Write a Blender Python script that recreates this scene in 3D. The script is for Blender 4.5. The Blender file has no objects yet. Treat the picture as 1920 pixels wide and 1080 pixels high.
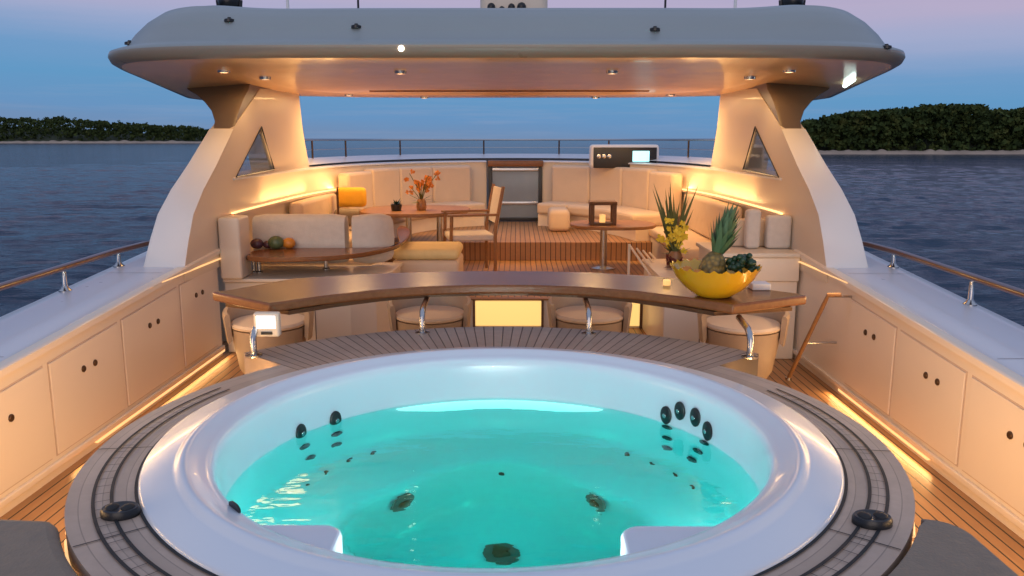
import bpy, bmesh, math, random
from mathutils import Vector, Matrix, noise
R = math.radians; PI = math.pi
random.seed(7)
S = bpy.context.scene
C = S.collection
F = 1515.0; PITCH = math.atan(278/F); YAW = math.atan(10/F)
CAM = Vector((0.08, 0, 1.0))
SEA = -8.0

# ---------------------------------------------------------------- survey helpers (px of the 1920 photo -> world)
ROT = Matrix.Rotation(YAW, 3, 'Z') @ Matrix.Rotation(PI/2 - PITCH, 3, 'X')
def ray(px, py): return (ROT @ Vector(((px-960)/F, (540-py)/F, -1))).normalized()
def pY(px, py, Y): d = ray(px, py); return CAM + d*(Y/d.y)
def pX(px, py, X): d = ray(px, py); return CAM + d*((X-CAM.x)/d.x)
def pZ(px, py, Z): d = ray(px, py); return CAM + d*((Z-CAM.z)/d.z)

# ---------------------------------------------------------------- materials
def nt(name):
    m = bpy.data.materials.new(name); m.use_nodes = True
    n = m.node_tree; b = n.nodes['Principled BSDF']; return m, n, b
def N(n, t, **k):
    x = n.nodes.new(t)
    for a, v in k.items():
        if a in ('op',): x.operation = v
        else: setattr(x, a, v)
    return x
def math_(n, op, a, b=None, clamp=False):
    x = n.nodes.new('ShaderNodeMath'); x.operation = op; x.use_clamp = clamp
    for i, v in enumerate((a, b)):
        if v is None: continue
        if hasattr(v, 'is_linked'): n.links.new(v, x.inputs[i])
        else: x.inputs[i].default_value = v
    return x.outputs[0]
def mixc(n, f, a, b):
    x = n.nodes.new('ShaderNodeMix'); x.data_type = 'RGBA'
    for sock, v in ((x.inputs[0], f), (x.inputs[6], a), (x.inputs[7], b)):
        if hasattr(v, 'is_linked'): n.links.new(v, sock)
        elif isinstance(v, (tuple, list)): sock.default_value = (*v, 1)
        else: sock.default_value = v
    return x.outputs[2]
def noise_(n, scale, detail=4, vec=None, rough=.5):
    x = n.nodes.new('ShaderNodeTexNoise'); x.inputs['Scale'].default_value = scale
    x.inputs['Detail'].default_value = detail; x.inputs['Roughness'].default_value = rough
    if vec is None:
        g = n.nodes.new('ShaderNodeTexCoord'); vec = g.outputs['Object']
    n.links.new(vec, x.inputs['Vector']); return x.outputs['Fac']
def bump(n, b, h, s, d=.01):
    x = n.nodes.new('ShaderNodeBump'); x.inputs['Strength'].default_value = s; x.inputs['Distance'].default_value = d
    n.links.new(h, x.inputs['Height']); n.links.new(x.outputs[0], b.inputs['Normal']); return x
def ramp(n, f, stops):
    x = n.nodes.new('ShaderNodeValToRGB'); n.links.new(f, x.inputs[0]); e = x.color_ramp.elements
    while len(e) > 1: e.remove(e[0])
    e[0].position = stops[0][0]; e[0].color = (*stops[0][1], 1)
    for p, c in stops[1:]: k = e.new(p); k.color = (*c, 1)
    return x.outputs[0]
def plain(name, col, rough=.5, var=.12, sc=6, metal=0, coat=0, bmp=0, bsc=60, sheen=0):
    m, n, b = nt(name)
    f = noise_(n, sc, 5)
    lo = tuple(c*(1-var) for c in col); hi = tuple(min(1, c*(1+var)) for c in col)
    n.links.new(mixc(n, f, lo, hi), b.inputs['Base Color'])
    r = n.nodes.new('ShaderNodeMapRange'); n.links.new(noise_(n, sc*3, 3), r.inputs[0])
    r.inputs[3].default_value = max(0, rough*.8); r.inputs[4].default_value = min(1, rough*1.2); n.links.new(r.outputs[0], b.inputs['Roughness'])
    b.inputs['Metallic'].default_value = metal; b.inputs['Coat Weight'].default_value = coat
    b.inputs['Sheen Weight'].default_value = sheen
    if bmp: bump(n, b, math_(n, 'ADD', noise_(n, bsc, 4), math_(n, 'MULTIPLY', noise_(n, 7, 3), 5.0 if bmp < .5 else 1.0)), bmp*1.6, .004)
    return m
def emit(name, col, s):
    m, n, b = nt(name)
    b.inputs['Base Color'].default_value = (*col, 1); b.inputs['Emission Color'].default_value = (*col, 1)
    b.inputs['Emission Strength'].default_value = s; return m
def teak(name, mode, pitch=.055, base=(.30, .17, .085), dark=(.20, .105, .05), seam=(.02, .016, .014), rough=.45, seam_w=.10, coat=0, spec=.5):
    """mode: 'x' planks run along Y; 'ring' planks run radially; 'arc' planks follow the ring; 'none' varnished"""
    m, n, b = nt(name)
    g = N(n, 'ShaderNodeNewGeometry'); sep = N(n, 'ShaderNodeSeparateXYZ'); n.links.new(g.outputs['Position'], sep.inputs[0])
    x, y = sep.outputs[0], sep.outputs[1]
    yy = math_(n, 'SUBTRACT', y, TUBY)
    if mode == 'x': u = math_(n, 'DIVIDE', x, pitch)
    elif mode == 'y': u = math_(n, 'DIVIDE', y, pitch)
    elif mode == 'ring': u = math_(n, 'DIVIDE', math_(n, 'ARCTAN2', x, yy), pitch/1.4)
    elif mode == 'arc': u = math_(n, 'DIVIDE', math_(n, 'SQRT', math_(n, 'ADD', math_(n, 'MULTIPLY', x, x), math_(n, 'MULTIPLY', yy, yy))), pitch)
    else: u = None
    mp = N(n, 'ShaderNodeMapping'); mp.inputs['Scale'].default_value = (14, 1.2, 14) if mode in ('x', 'none') else (6, 6, 6)
    n.links.new(g.outputs['Position'], mp.inputs[0])
    grain = noise_(n, 3.0, 6, mp.outputs[0], .6)
    col = mixc(n, grain, dark, base)
    if u is not None:
        fr = math_(n, 'FRACT', u); idn = N(n, 'ShaderNodeTexWhiteNoise', noise_dimensions='1D'); n.links.new(math_(n, 'FLOOR', u), idn.inputs['W'])
        col = mixc(n, math_(n, 'MULTIPLY', idn.outputs[0], .5), col, tuple(c*.62 for c in base))
        s = math_(n, 'LESS_THAN', fr, seam_w)
        col = mixc(n, s, col, seam)
        bump(n, b, math_(n, 'SUBTRACT', 1.0, s), .4, .003)
    else: bump(n, b, grain, .05, .003)
    w = noise_(n, 2.2, 4, g.outputs['Position'])
    hs = N(n, 'ShaderNodeHueSaturation'); n.links.new(math_(n, 'ADD', math_(n, 'MULTIPLY', w, .6), .7), hs.inputs['Value']); n.links.new(col, hs.inputs['Color'])
    n.links.new(hs.outputs[0], b.inputs['Base Color'])
    b.inputs['Roughness'].default_value = rough; b.inputs['Coat Weight'].default_value = coat
    b.inputs['Coat Roughness'].default_value = .08; b.inputs['Specular IOR Level'].default_value = spec
    return m
TUBY = 2.72
M = {}
M['gel'] = plain('white_gelcoat', (.72, .62, .50), .4, .04, 2, coat=.05)
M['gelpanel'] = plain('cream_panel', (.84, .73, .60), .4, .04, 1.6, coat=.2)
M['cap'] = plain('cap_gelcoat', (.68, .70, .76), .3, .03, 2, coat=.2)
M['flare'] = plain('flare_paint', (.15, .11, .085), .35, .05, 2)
M['reveal'] = plain('door_gap', (.62, .48, .38), .7, .1, 6)
M['capseam'] = plain('cap_seam', (.45, .45, .48), .6, .1, 6)
M['edge'] = plain('wing_edge_lit', (.84, .79, .74), .35, .04, 2)  # paler copy of the wing gelcoat, light on the aft face put into it
M['rooftop'] = plain('roof_gelcoat', (.28, .335, .36), .4, .05, 1.5)
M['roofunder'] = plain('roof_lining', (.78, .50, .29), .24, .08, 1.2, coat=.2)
M['fascia'] = plain('roof_fascia', (.27, .24, .20), .3, .05, 2)
M['shell'] = plain('tub_acrylic', (.66, .74, .83), .22, .02, 1.5, coat=.15)
M['black'] = plain('black_plastic', (.012, .013, .015), .35, .3, 8)
M['drain'] = plain('drain_grey', (.07, .08, .08), .4, .3, 30)
M['caulk'] = plain('black_caulk', (.010, .010, .011), .6, .3, 8)
M['steel'] = plain('polished_steel', (.5, .5, .5), .24, .05, 4, metal=1)
M['darksteel'] = plain('bronze_latch', (.10, .055, .03), .3, .2, 8, metal=.6)
M['leather'] = plain('cream_leather', (.68, .53, .39), .55, .07, 5, bmp=.15)
M['linen'] = plain('white_linen', (.66, .60, .53), .85, .10, 24, bmp=.4, bsc=140, sheen=.2)
M['taupe'] = plain('taupe_fabric', (.23, .19, .15), .8, .10, 12, bmp=.3, bsc=120)
M['yellowfab'] = plain('yellow_fabric', (.78, .42, .03), .8, .1, 12, bmp=.3)
M['yellowlit'] = plain('cream_lit_yellow', (.78, .62, .30), .75, .1, 12, bmp=.3)  # cream fabric with warm yellow light put into the colour
M['deck'] = teak('teak_deck', 'x', .055, base=(.50, .26, .11), dark=(.34, .17, .07), seam_w=.13)
M['ringback'] = teak('teak_radial', 'ring', .046, base=(.48, .365, .295), dark=(.32, .235, .185), seam=(.09, .068, .058), seam_w=.12)
M['ringside'] = teak('teak_ring', 'arc', .062, base=(.56, .43, .34), dark=(.38, .285, .22), seam=(.30, .235, .19), seam_w=.05)
M['varnish'] = teak('varnished_teak', 'none', base=(.28, .118, .045), dark=(.14, .052, .02), rough=.26, coat=0, spec=.36)
M['rail'] = teak('rail_teak', 'none', base=(.16, .055, .03), dark=(.08, .028, .016), rough=.3, coat=.5)
M['teakfurn'] = teak('furniture_teak', 'none', base=(.36, .18, .07), dark=(.22, .10, .04), rough=.4)
M['yellow'] = plain('yellow_glaze', (.66, .36, .010), .2, .06, 5, coat=.6)
M['leaf'] = plain('crown_leaf', (.075, .155, .07), .5, .35, 20)
M['grape'] = plain('dark_green_fruit', (.02, .055, .025), .25, .4, 20)
M['pineskin'] = None
M['orange'] = plain('orange_skin', (.65, .24, .03), .4, .2, 14)
M['melon'] = plain('melon_skin', (.10, .14, .06), .35, .5, 14)
M['plum'] = plain('plum_skin', (.10, .04, .05), .25, .4, 14)
M['petal'] = plain('orange_petal', (.70, .25, .04), .6, .3, 20)
M['ypetal'] = plain('yellow_petal', (.85, .62, .04), .6, .2, 20)
M['stem'] = plain('stem_green', (.10, .12, .03), .6, .4, 20)
M['redleaf'] = plain('dark_red_leaf', (.10, .012, .02), .5, .4, 20)
M['purple'] = plain('violet_paper', (.30, .24, .55), .6, .1, 20)
M['paper'] = plain('paper_white', (.8, .76, .72), .8, .05, 20)
M['tan'] = plain('tan_leather', (.42, .31, .22), .5, .1, 10, bmp=.2)
M['amber'] = plain('amber_leather', (.60, .36, .18), .5, .1, 10, bmp=.2)
M['rattan'] = plain('dark_rattan', (.13, .065, .03), .6, .4, 60, bmp=.5, bsc=150)
M['rock'] = plain('shore_rock', (.36, .29, .23), .9, .4, .08)
M['soil'] = plain('island_soil', (.030, .042, .018), .9, .4, .05)
M['boat'] = plain('boat_white', (.8, .8, .8), .4, .05, 3)
M['hull'] = plain('hull_paint', (.7, .7, .7), .2, .03, .5, coat=.5)
M['led'] = emit('warm_led', (1, .62, .27), 1.7)
M['ledsoft'] = emit('warm_led_soft', (1, .62, .27), .9)
M['riser'] = emit('lit_riser', (1, .68, .22), .85)
M['lamp'] = emit('lamp_face', (1, .84, .62), 7)
M['coollamp'] = emit('cool_lamp_face', (.75, 1, .95), 5)
M['screen'] = emit('screen_cyan', (.45, .95, 1), 1.2)
M['screenw'] = emit('screen_white', (.9, .95, 1), 1.1)
M['candle'] = emit('candle_glow', (1, .6, .2), .8)
def glass_mat():
    m, n, b = nt('frosted_glass'); b.inputs['Base Color'].default_value = (.42, .50, .58, 1)
    b.inputs['Roughness'].default_value = .25; b.inputs['Transmission Weight'].default_value = .55
    n.links.new(mixc(n, noise_(n, 4, 3), (.34, .42, .5), (.5, .57, .63)), b.inputs['Base Color']); return m
M['glass'] = glass_mat()
def clear_mat():
    m, n, b = nt('clear_glass'); b.inputs['Base Color'].default_value = (.8, .85, .88, 1)
    b.inputs['Roughness'].default_value = .03; b.inputs['Transmission Weight'].default_value = 1; b.inputs['IOR'].default_value = 1.2; return m
M['clear'] = clear_mat()
def pine_mat():
    m, n, b = nt('pineapple_skin')
    v = N(n, 'ShaderNodeTexVoronoi'); v.inputs['Scale'].default_value = 42
    t = N(n, 'ShaderNodeTexCoord'); n.links.new(t.outputs['Object'], v.inputs['Vector'])
    n.links.new(ramp(n, v.outputs['Distance'], [(0, (.42, .26, .05)), (.5, (.20, .14, .04)), (1, (.05, .05, .02))]), b.inputs['Base Color'])
    bump(n, b, v.outputs['Distance'], .8, .01); b.inputs['Roughness'].default_value = .5; return m
M['pineskin'] = pine_mat()
def foliage_mat():
    m, n, b = nt('far_foliage')
    t = N(n, 'ShaderNodeNewGeometry')
    f = noise_(n, .12, 6, t.outputs['Position'], .7)
    n.links.new(ramp(n, f, [(.3, (.018, .030, .014)), (.5, (.045, .070, .022)), (.62, (.08, .095, .028)), (.8, (.12, .11, .045))]), b.inputs['Base Color'])
    b.inputs['Roughness'].default_value = .9; b.inputs['Specular IOR Level'].default_value = .1; return m
M['foliage'] = foliage_mat()
def sea_mat():
    m, n, b = nt('sea_water')
    b.inputs['Roughness'].default_value = .10; b.inputs['IOR'].default_value = 1.333; b.inputs['Specular IOR Level'].default_value = .2
    g = N(n, 'ShaderNodeNewGeometry'); pos = g.outputs['Position']
    big = noise_(n, .012, 3, pos)
    n.links.new(mixc(n, big, (.003, .018, .042), (.008, .030, .062)), b.inputs['Base Color'])
    def layer(sx, sy, sc, det):
        mp = N(n, 'ShaderNodeMapping'); mp.inputs['Scale'].default_value = (sx, sy, 1); mp.inputs['Rotation'].default_value = (0, 0, .25)
        n.links.new(pos, mp.inputs[0]); return noise_(n, sc, det, mp.outputs[0], .62)
    h = math_(n, 'ADD', math_(n, 'MULTIPLY', layer(.45, 1.5, .17, 6), 2.2), math_(n, 'MULTIPLY', layer(.8, 1.1, .9, 5), .36))
    h = math_(n, 'ADD', h, math_(n, 'MULTIPLY', layer(.5, 1.2, .035, 4), 3.0))
    x = bump(n, b, h, .7, .3)
    df = N(n, 'ShaderNodeBsdfDiffuse'); df.inputs['Color'].default_value = (.018, .045, .085, 1); ms = N(n, 'ShaderNodeMixShader'); ms.inputs[0].default_value = .27
    n.links.new(b.outputs[0], ms.inputs[1]); n.links.new(df.outputs[0], ms.inputs[2]); n.links.new(ms.outputs[0], n.nodes['Material Output'].inputs['Surface']); return m
M['sea'] = sea_mat()
def water_mat():
    m, n, b = nt('tub_water')
    b.inputs['Base Color'].default_value = (1, 1, 1, 1); b.inputs['Roughness'].default_value = 0
    b.inputs['Transmission Weight'].default_value = 1; b.inputs['IOR'].default_value = 1.333
    g = N(n, 'ShaderNodeNewGeometry')
    mp = N(n, 'ShaderNodeMapping'); mp.inputs['Scale'].default_value = (1, 2.2, 1); n.links.new(g.outputs['Position'], mp.inputs[0])
    bump(n, b, math_(n, 'ADD', noise_(n, 2.6, 3, mp.outputs[0]), math_(n, 'MULTIPLY', noise_(n, 9, 2, mp.outputs[0]), .10)), .42, .018)
    va = N(n, 'ShaderNodeVolumeAbsorption'); va.inputs['Color'].default_value = (.0, .92, .87, 1); va.inputs['Density'].default_value = 2.3
    n.links.new(va.outputs[0], n.nodes['Material Output'].inputs['Volume']); return m
M['water'] = water_mat()

# ---------------------------------------------------------------- mesh builder
class MB:
    def __init__(s): s.v = []; s.f = []
    def add(s, vs, fs):
        o = len(s.v); s.v += [Vector(v) for v in vs]; s.f += [tuple(i+o for i in f) for f in fs]; return s
    def box(s, x0, x1, y0, y1, z0, z1, bev=0):
        if bev <= 0:
            return s.add([(x, y, z) for z in (z0, z1) for y in (y0, y1) for x in (x0, x1)],
                         [(0, 2, 3, 1), (4, 5, 7, 6), (0, 1, 5, 4), (2, 6, 7, 3), (0, 4, 6, 2), (1, 3, 7, 5)])
        bm = bmesh.new(); bmesh.ops.create_cube(bm, size=1)
        for v in bm.verts: v.co = Vector(((x0+x1)/2+v.co.x*(x1-x0), (y0+y1)/2+v.co.y*(y1-y0), (z0+z1)/2+v.co.z*(z1-z0)))
        bmesh.ops.bevel(bm, geom=bm.edges[:], offset=min(bev, .49*min(x1-x0, y1-y0, z1-z0)), segments=4, profile=.5, affect='EDGES')
        bm.verts.index_update(); s.add([v.co.copy() for v in bm.verts], [[v.index for v in f.verts] for f in bm.faces]); bm.free(); return s
    def tube(s, pts, r, n=10, cap=True, r2=None):
        pts = [Vector(p) for p in pts]; m = len(pts); vs = []; up = None
        for i, p in enumerate(pts):
            t = (pts[min(i+1, m-1)]-pts[max(i-1, 0)]).normalized()
            if up is None or abs(t.dot(up)) > .98: up = Vector((0, 0, 1)) if abs(t.z) < .9 else Vector((1, 0, 0))
            a = t.cross(up).normalized(); b = a.cross(t).normalized()
            rr = r if r2 is None else r+(r2-r)*i/(m-1)
            for k in range(n): w = 2*PI*k/n; vs.append(p+a*math.cos(w)*rr+b*math.sin(w)*rr)
        fs = [(i*n+k, i*n+(k+1) % n, (i+1)*n+(k+1) % n, (i+1)*n+k) for i in range(m-1) for k in range(n)]
        if cap: fs += [tuple(range(n))[::-1], tuple((m-1)*n+k for k in range(n))]
        return s.add(vs, fs)
    def lathe(s, prof, c=(0, 0, 0), n=32, a0=0, a1=2*PI, M4=None):
        full = abs(a1-a0-2*PI) < 1e-6; k = n if full else n+1; vs = []
        for r, z in prof:
            for i in range(k):
                a = a0+(a1-a0)*i/n; p = Vector((r*math.cos(a), r*math.sin(a), z)); vs.append((M4 @ p if M4 else p)+Vector(c))
        fs = []
        for j in range(len(prof)-1):
            for i in range(n):
                i2 = (i+1) % k; fs.append((j*k+i, j*k+i2, (j+1)*k+i2, (j+1)*k+i))
        return s.add(vs, fs)
    def prism(s, poly, z0, z1):
        n = len(poly); z0s = z0 if callable(z0) else (lambda x, y: z0); z1s = z1 if callable(z1) else (lambda x, y: z1)
        vs = [(x, y, z0s(x, y)) for x, y in poly]+[(x, y, z1s(x, y)) for x, y in poly]
        return s.add(vs, [tuple(range(n))[::-1], tuple(range(n, 2*n))]+[(i, (i+1) % n, n+(i+1) % n, n+i) for i in range(n)])
    def ball(s, c, r, sc=(1, 1, 1), n=14, m=8, jit=0):
        vs = []; fs = []
        for j in range(m+1):
            for i in range(n):
                t = PI*j/m; a = 2*PI*i/n; q = 1+random.uniform(-jit, jit)
                vs.append(Vector(c)+Vector((math.sin(t)*math.cos(a)*r*sc[0]*q, math.sin(t)*math.sin(a)*r*sc[1]*q, math.cos(t)*r*sc[2]*q)))
        for j in range(m):
            for i in range(n): fs.append((j*n+i, (j+1)*n+i, (j+1)*n+(i+1) % n, j*n+(i+1) % n))
        return s.add(vs, fs)
    def disc(s, c, nrm, r, th, n=20, sc=1.0, side=None):
        nrm = Vector(nrm).normalized(); u = Vector(side) if side else (nrm.cross(Vector((0, 0, 1))) if abs(nrm.z) < .9 else Vector((1, 0, 0)))
        u = (u-nrm*u.dot(nrm)).normalized(); w = nrm.cross(u); c = Vector(c)
        vs = [c+u*math.cos(2*PI*k/n)*r*sc+w*math.sin(2*PI*k/n)*r for k in range(n)]
        vs2 = [v+nrm*th*.6 for v in vs]; vs3 = [c+(v-c)*.8+nrm*th for v in vs]
        return s.add(vs+vs2+vs3, [tuple(range(2*n, 3*n))]+[(i, (i+1) % n, n+(i+1) % n, n+i) for i in range(n)]+[(n+i, n+(i+1) % n, 2*n+(i+1) % n, 2*n+i) for i in range(n)]+[tuple(range(n))[::-1]])
    def build(s, name, mat, parent=None, smooth=True, bev=0, base=None, angle=40):
        root = parent
        while root is not None and root.parent is not None: root = root.parent
        if root is not None: off = Vector(root.location)
        elif base is not None: off = Vector(base)
        else:
            xs = [v.x for v in s.v]; ys = [v.y for v in s.v]; off = Vector(((min(xs)+max(xs))/2, (min(ys)+max(ys))/2, min(v.z for v in s.v)))
        me = bpy.data.meshes.new(name); me.from_pydata([v-off for v in s.v], [], s.f)
        bm = bmesh.new(); bm.from_mesh(me); bmesh.ops.remove_doubles(bm, verts=bm.verts, dist=1e-6)
        bmesh.ops.recalc_face_normals(bm, faces=bm.faces); bm.to_mesh(me); bm.free()
        me.materials.append(mat)
        if smooth:
            for p in me.polygons: p.use_smooth = True
            try: me.set_sharp_from_angle(angle=R(angle))
            except Exception: pass
        o = bpy.data.objects.new(name, me); C.objects.link(o)
        if parent is not None: o.parent = parent
        else: o.location = off
        if bev:
            b = o.modifiers.new('bevel', 'BEVEL'); b.width = bev; b.segments = 3; b.limit_method = 'ANGLE'; b.angle_limit = R(35)
            b.harden_normals = False
        return o
def thing(name, label, cat, loc=(0, 0, 0), group=None):
    o = bpy.data.objects.new(name, None); C.objects.link(o); o.location = loc; o.empty_display_size = .1
    o['label'] = label; o['category'] = cat
    if group: o['group'] = group
    return o
def tag(o, label, cat, group=None):
    o['label'] = label; o['category'] = cat
    if group: o['group'] = group
    return o
def struct(o, kind='structure', label=None):
    o['kind'] = kind
    if label: o['label'] = label
    return o
def copy_tree(o, parent=None):
    c = o.copy(); C.objects.link(c)
    if parent is not None: c.parent = parent
    for ch in list(o.children): copy_tree(ch, c)
    return c
def circ(r, a0, a1, n, cx=0, cy=TUBY):   # angle from forward (+Y), positive to the right
    return [(cx+r*math.sin(R(a0+(a1-a0)*i/n)), cy+r*math.cos(R(a0+(a1-a0)*i/n))) for i in range(n+1)]
def smooth_poly(pts, it=2, closed=True):
    for _ in range(it):
        q = []; n = len(pts)
        for i in range(n if closed else n-1):
            a = pts[i]; b = pts[(i+1) % n]
            q += [tuple(a[k]*.75+b[k]*.25 for k in range(len(a))), tuple(a[k]*.25+b[k]*.75 for k in range(len(a)))]
        if not closed: q = [pts[0]]+q+[pts[-1]]
        pts = q
    return pts
def area(name, loc, rot, sx, sy, power, col, shape='RECTANGLE', spread=PI):
    l = bpy.data.lights.new(name, 'AREA'); l.shape = shape; l.size = sx; l.size_y = sy; l.energy = power; l.color = col; l.spread = spread
    o = bpy.data.objects.new(name, l); C.objects.link(o); o.location = loc; o.rotation_euler = rot; return o
WARM = (1, .58, .22)

# ================================================================ SETTING: sea, islands
DECK = -.55; DECK2 = -.30; DECK3 = -.10
def sea():
    rings = [12.0]
    while rings[-1] < 320: rings.append(rings[-1]*1.0085)
    while rings[-1] < 30000: rings.append(rings[-1]*1.035)
    angs = [R(-48)+R(96)*i/420 for i in range(421)]+[R(48)+R(264)*i/60 for i in range(1, 60)]
    n = len(angs); vs = [(0, 0, SEA)]; ns = noise.noise
    for k, r in enumerate(rings):
        gap = r*.0085 if r < 320 else r*.035
        f1 = max(0, min(1, 2-gap/1.2)); f2 = max(0, min(1, 2-gap/4)); f3 = max(0, min(1, 2-gap/12))
        for i, a in enumerate(angs):
            x = r*math.sin(a); y = r*math.cos(a); z = 0
            if i <= 420:
                if f1 > 0: z += .10*f1*ns(Vector((x*.55, y*.8, 1)))
                if f2 > 0: z += .30*f2*ns(Vector((x*.17+y*.05, y*.36, 5)))
                if f3 > 0: z += .30*f3*ns(Vector((x*.028, y*.07+x*.01, 9)))
                z *= min(1, (420-i)/6, i/6)
            vs.append((x, y, SEA+z))
    fs = [(0, 1+i, 1+(i+1) % n) for i in range(n)]
    for k in range(len(rings)-1):
        o = 1+k*n
        fs += [(o+i, o+n+i, o+n+(i+1) % n, o+(i+1) % n) for i in range(n)]
    me = bpy.data.meshes.new('sea'); me.from_pydata([(v[0], v[1], v[2]-SEA) for v in vs], [], [f[::-1] for f in fs]); me.materials.append(M['sea'])
    for p in me.polygons: p.use_smooth = True
    o = bpy.data.objects.new('sea', me); C.objects.link(o); o.location = (0, 0, SEA); struct(o)
    if me.polygons[5].normal.z < 0: me.flip_normals()
sea()
def island(prof, dist, depth, beach, treeh, nclump, seed, label):
    """prof: list of (px, py_top_of_trees); shore at distance dist"""
    rnd = random.Random(seed)
    def top(px):
        for (a, ya), (b, yb) in zip(prof, prof[1:]):
            if a <= px <= b: return ya+(yb-ya)*(px-a)/(b-a)
        return prof[0][1] if px < prof[0][0] else prof[-1][1]
    x0, x1 = prof[0][0], prof[-1][0]; cols = 90; rows = 8; mb = MB(); vs = []
    for i in range(cols+1):
        px = x0+(x1-x0)*i/cols
        edge = min(1, (px-x0)/40, (x1-px)/40)
        for j in range(rows+1):
            t = j/rows; Y = dist+depth*t + 8*noise.noise(Vector((px*.02, 0, seed)))*dist/500
            ground = pY(px, top(px), Y).z-treeh
            prof_t = min(1, (t/.5)**.6)
            z = SEA-.5+max(0, (ground-SEA+.5))*prof_t
            z = max(z, SEA+beach*(min(1, t*10))) if 0 < t else SEA-1
            q = pY(px, 262, Y); vs.append((q.x, Y, z))
    fs = [(i*(rows+1)+j, (i+1)*(rows+1)+j, (i+1)*(rows+1)+j+1, i*(rows+1)+j+1) for i in range(cols) for j in range(rows)]
    mb.add(vs, fs); o = mb.build('island', M['soil'], smooth=True)
    # beach band material by height
    n = M['soil'].node_tree
    struct(o, label=label+' ground')
    # rocks / beach strip
    rb = MB(); vs = []
    for i in range(cols*3+1):
        px = x0+(x1-x0)*i/(cols*3); Yb = dist+8*noise.noise(Vector((px*.02, 0, seed)))*dist/500
        hgt = beach*(.6+.9*abs(noise.noise(Vector((px*.045, 3, seed)))))
        for yy, z in ((-.02, SEA-.3), (-.015, SEA+hgt*.45), (0.0, SEA+hgt), (.03, SEA+hgt*1.1)):
            Y = Yb+yy*dist*.4; q = pY(px, 262, Y); vs.append((q.x, Y, z))
    fs = [(i*4+j, (i+1)*4+j, (i+1)*4+j+1, i*4+j+1) for i in range(cols*3) for j in range(3)]
    rb.add(vs, fs); struct(rb.build('shore', M['rock']), label=label+' shore')
    # woodland: one mass of leaf clumps on trunks
    wb = MB()
    for k in range(nclump):
        px = rnd.uniform(x0-2, x1+2); t = rnd.random()**1.6
        Y = dist*(1.012)+depth*t*.55
        tp = top(px)+rnd.uniform(-1, 1)*2+4*noise.noise(Vector((px*.05, 9, seed)))
        zt = pY(px, tp, Y).z; g = SEA+beach*1.1+(zt-SEA-beach)*min(1, t*1.8)*.35
        zc = g+(zt-g)*rnd.uniform(-.05, 1.0); r = treeh*rnd.choice((.12, .18, .24, .32))*rnd.uniform(.85, 1.2)
        if rnd.random() < .06: zt += treeh*rnd.uniform(.05, .22); zc = zt-r
        q = pY(px, 262, Y)
        if zc+r*.6 > zt: zc = zt-r*.6
        # a crown of small leaf-clump faces
        for _ in range(15):
            a = rnd.uniform(0, 2*PI); e = rnd.uniform(-.6, 1.4); rr = r*rnd.uniform(.5, 1.05)
            c = Vector((q.x+math.cos(a)*math.cos(e)*rr, Y+math.sin(a)*math.cos(e)*rr, zc+math.sin(e)*rr*.75)); s = r*rnd.uniform(.25, .55)
            u = Vector((rnd.uniform(-1, 1), rnd.uniform(-1, 1), rnd.uniform(-1, 1))).normalized(); w = u.cross(Vector((rnd.uniform(-1, 1), rnd.uniform(-1, 1), rnd.uniform(-1, 1)))).normalized()
            wb.add([c+u*s, c+w*s*.8, c-u*s*.9, c-w*s], [(0, 1, 2, 3)])
    o = wb.build('woodland', M['foliage'], smooth=False); struct(o, 'stuff', label+' woodland')
island([(-700, 200), (-300, 214), (-60, 220), (0, 224), (45, 222), (80, 226), (110, 219), (150, 226), (200, 229), (240, 232), (300, 236), (345, 238), (390, 243), (430, 252), (460, 259)], 2100, 500, 7, 26, 4200, 1, 'dark wooded island low on the left horizon')
island([(1480, 240), (1525, 226), (1560, 219), (1600, 212), (1640, 212), (1690, 206), (1720, 203), (1760, 199), (1800, 198), (1840, 201), (1862, 214), (1890, 207), (1920, 205), (2000, 196), (2300, 190), (2700, 200)], 520, 200, 3.0, 12, 7500, 2, 'taller wooded island on the right')

def little_boat(px, py, L, label, sail=False):
    Y = -(SEA-1)*F/(py-262)*math.cos(PITCH)*.985
    p = pZ(px, py, SEA); loc = (p.x, p.y, SEA)
    t = thing('sailboat' if sail else 'motorboat', label, 'boat', loc, None)
    x, y = p.x, p.y; mb = MB(); vs = []; st = [(-.5, .30), (-.2, .36), (.1, .34), (.35, .2), (.5, .01)]
    for u, w in st:
        for s_, z in ((-1, 0.0), (-1, 1.0), (1, 1.0), (1, 0.0)):
            vs.append((x+u*L, y+s_*w*L*.45*(.7 if z == 0 else 1), SEA-.2+z*L*.14*(1+.3*max(0, u))))
    n = len(st); fs = [(i*4+j, (i+1)*4+j, (i+1)*4+(j+1) % 4, i*4+(j+1) % 4) for i in range(n-1) for j in range(4)]+[(0, 1, 2, 3)]
    mb.add(vs, fs).build('hull', M['boat'], t, smooth=False)
    MB().box(x-.25*L, x+.12*L, y-.09*L, y+.09*L, SEA+.1*L, SEA+.22*L, .03*L).build('cabin', M['boat'], t)
    if sail: MB().tube([(x, y, SEA+.1*L), (x, y, SEA+1.35*L)], .012*L, 6).build('mast', M['boat'], t)
little_boat(8, 268, 26, 'white motorboat moored at the far left edge of the photo below the island')
little_boat(38, 268, 24, 'white motorboat second from the left below the low island')
little_boat(285, 265, 30, 'small pale motorboat near the right end of the low left island')
little_boat(1735, 285, 9, 'small white motorboat off the pale beach of the right island')
little_boat(1542, 283, 12, 'moored sailboat with a thin white mast beside the right wing of the arch', True)

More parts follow.
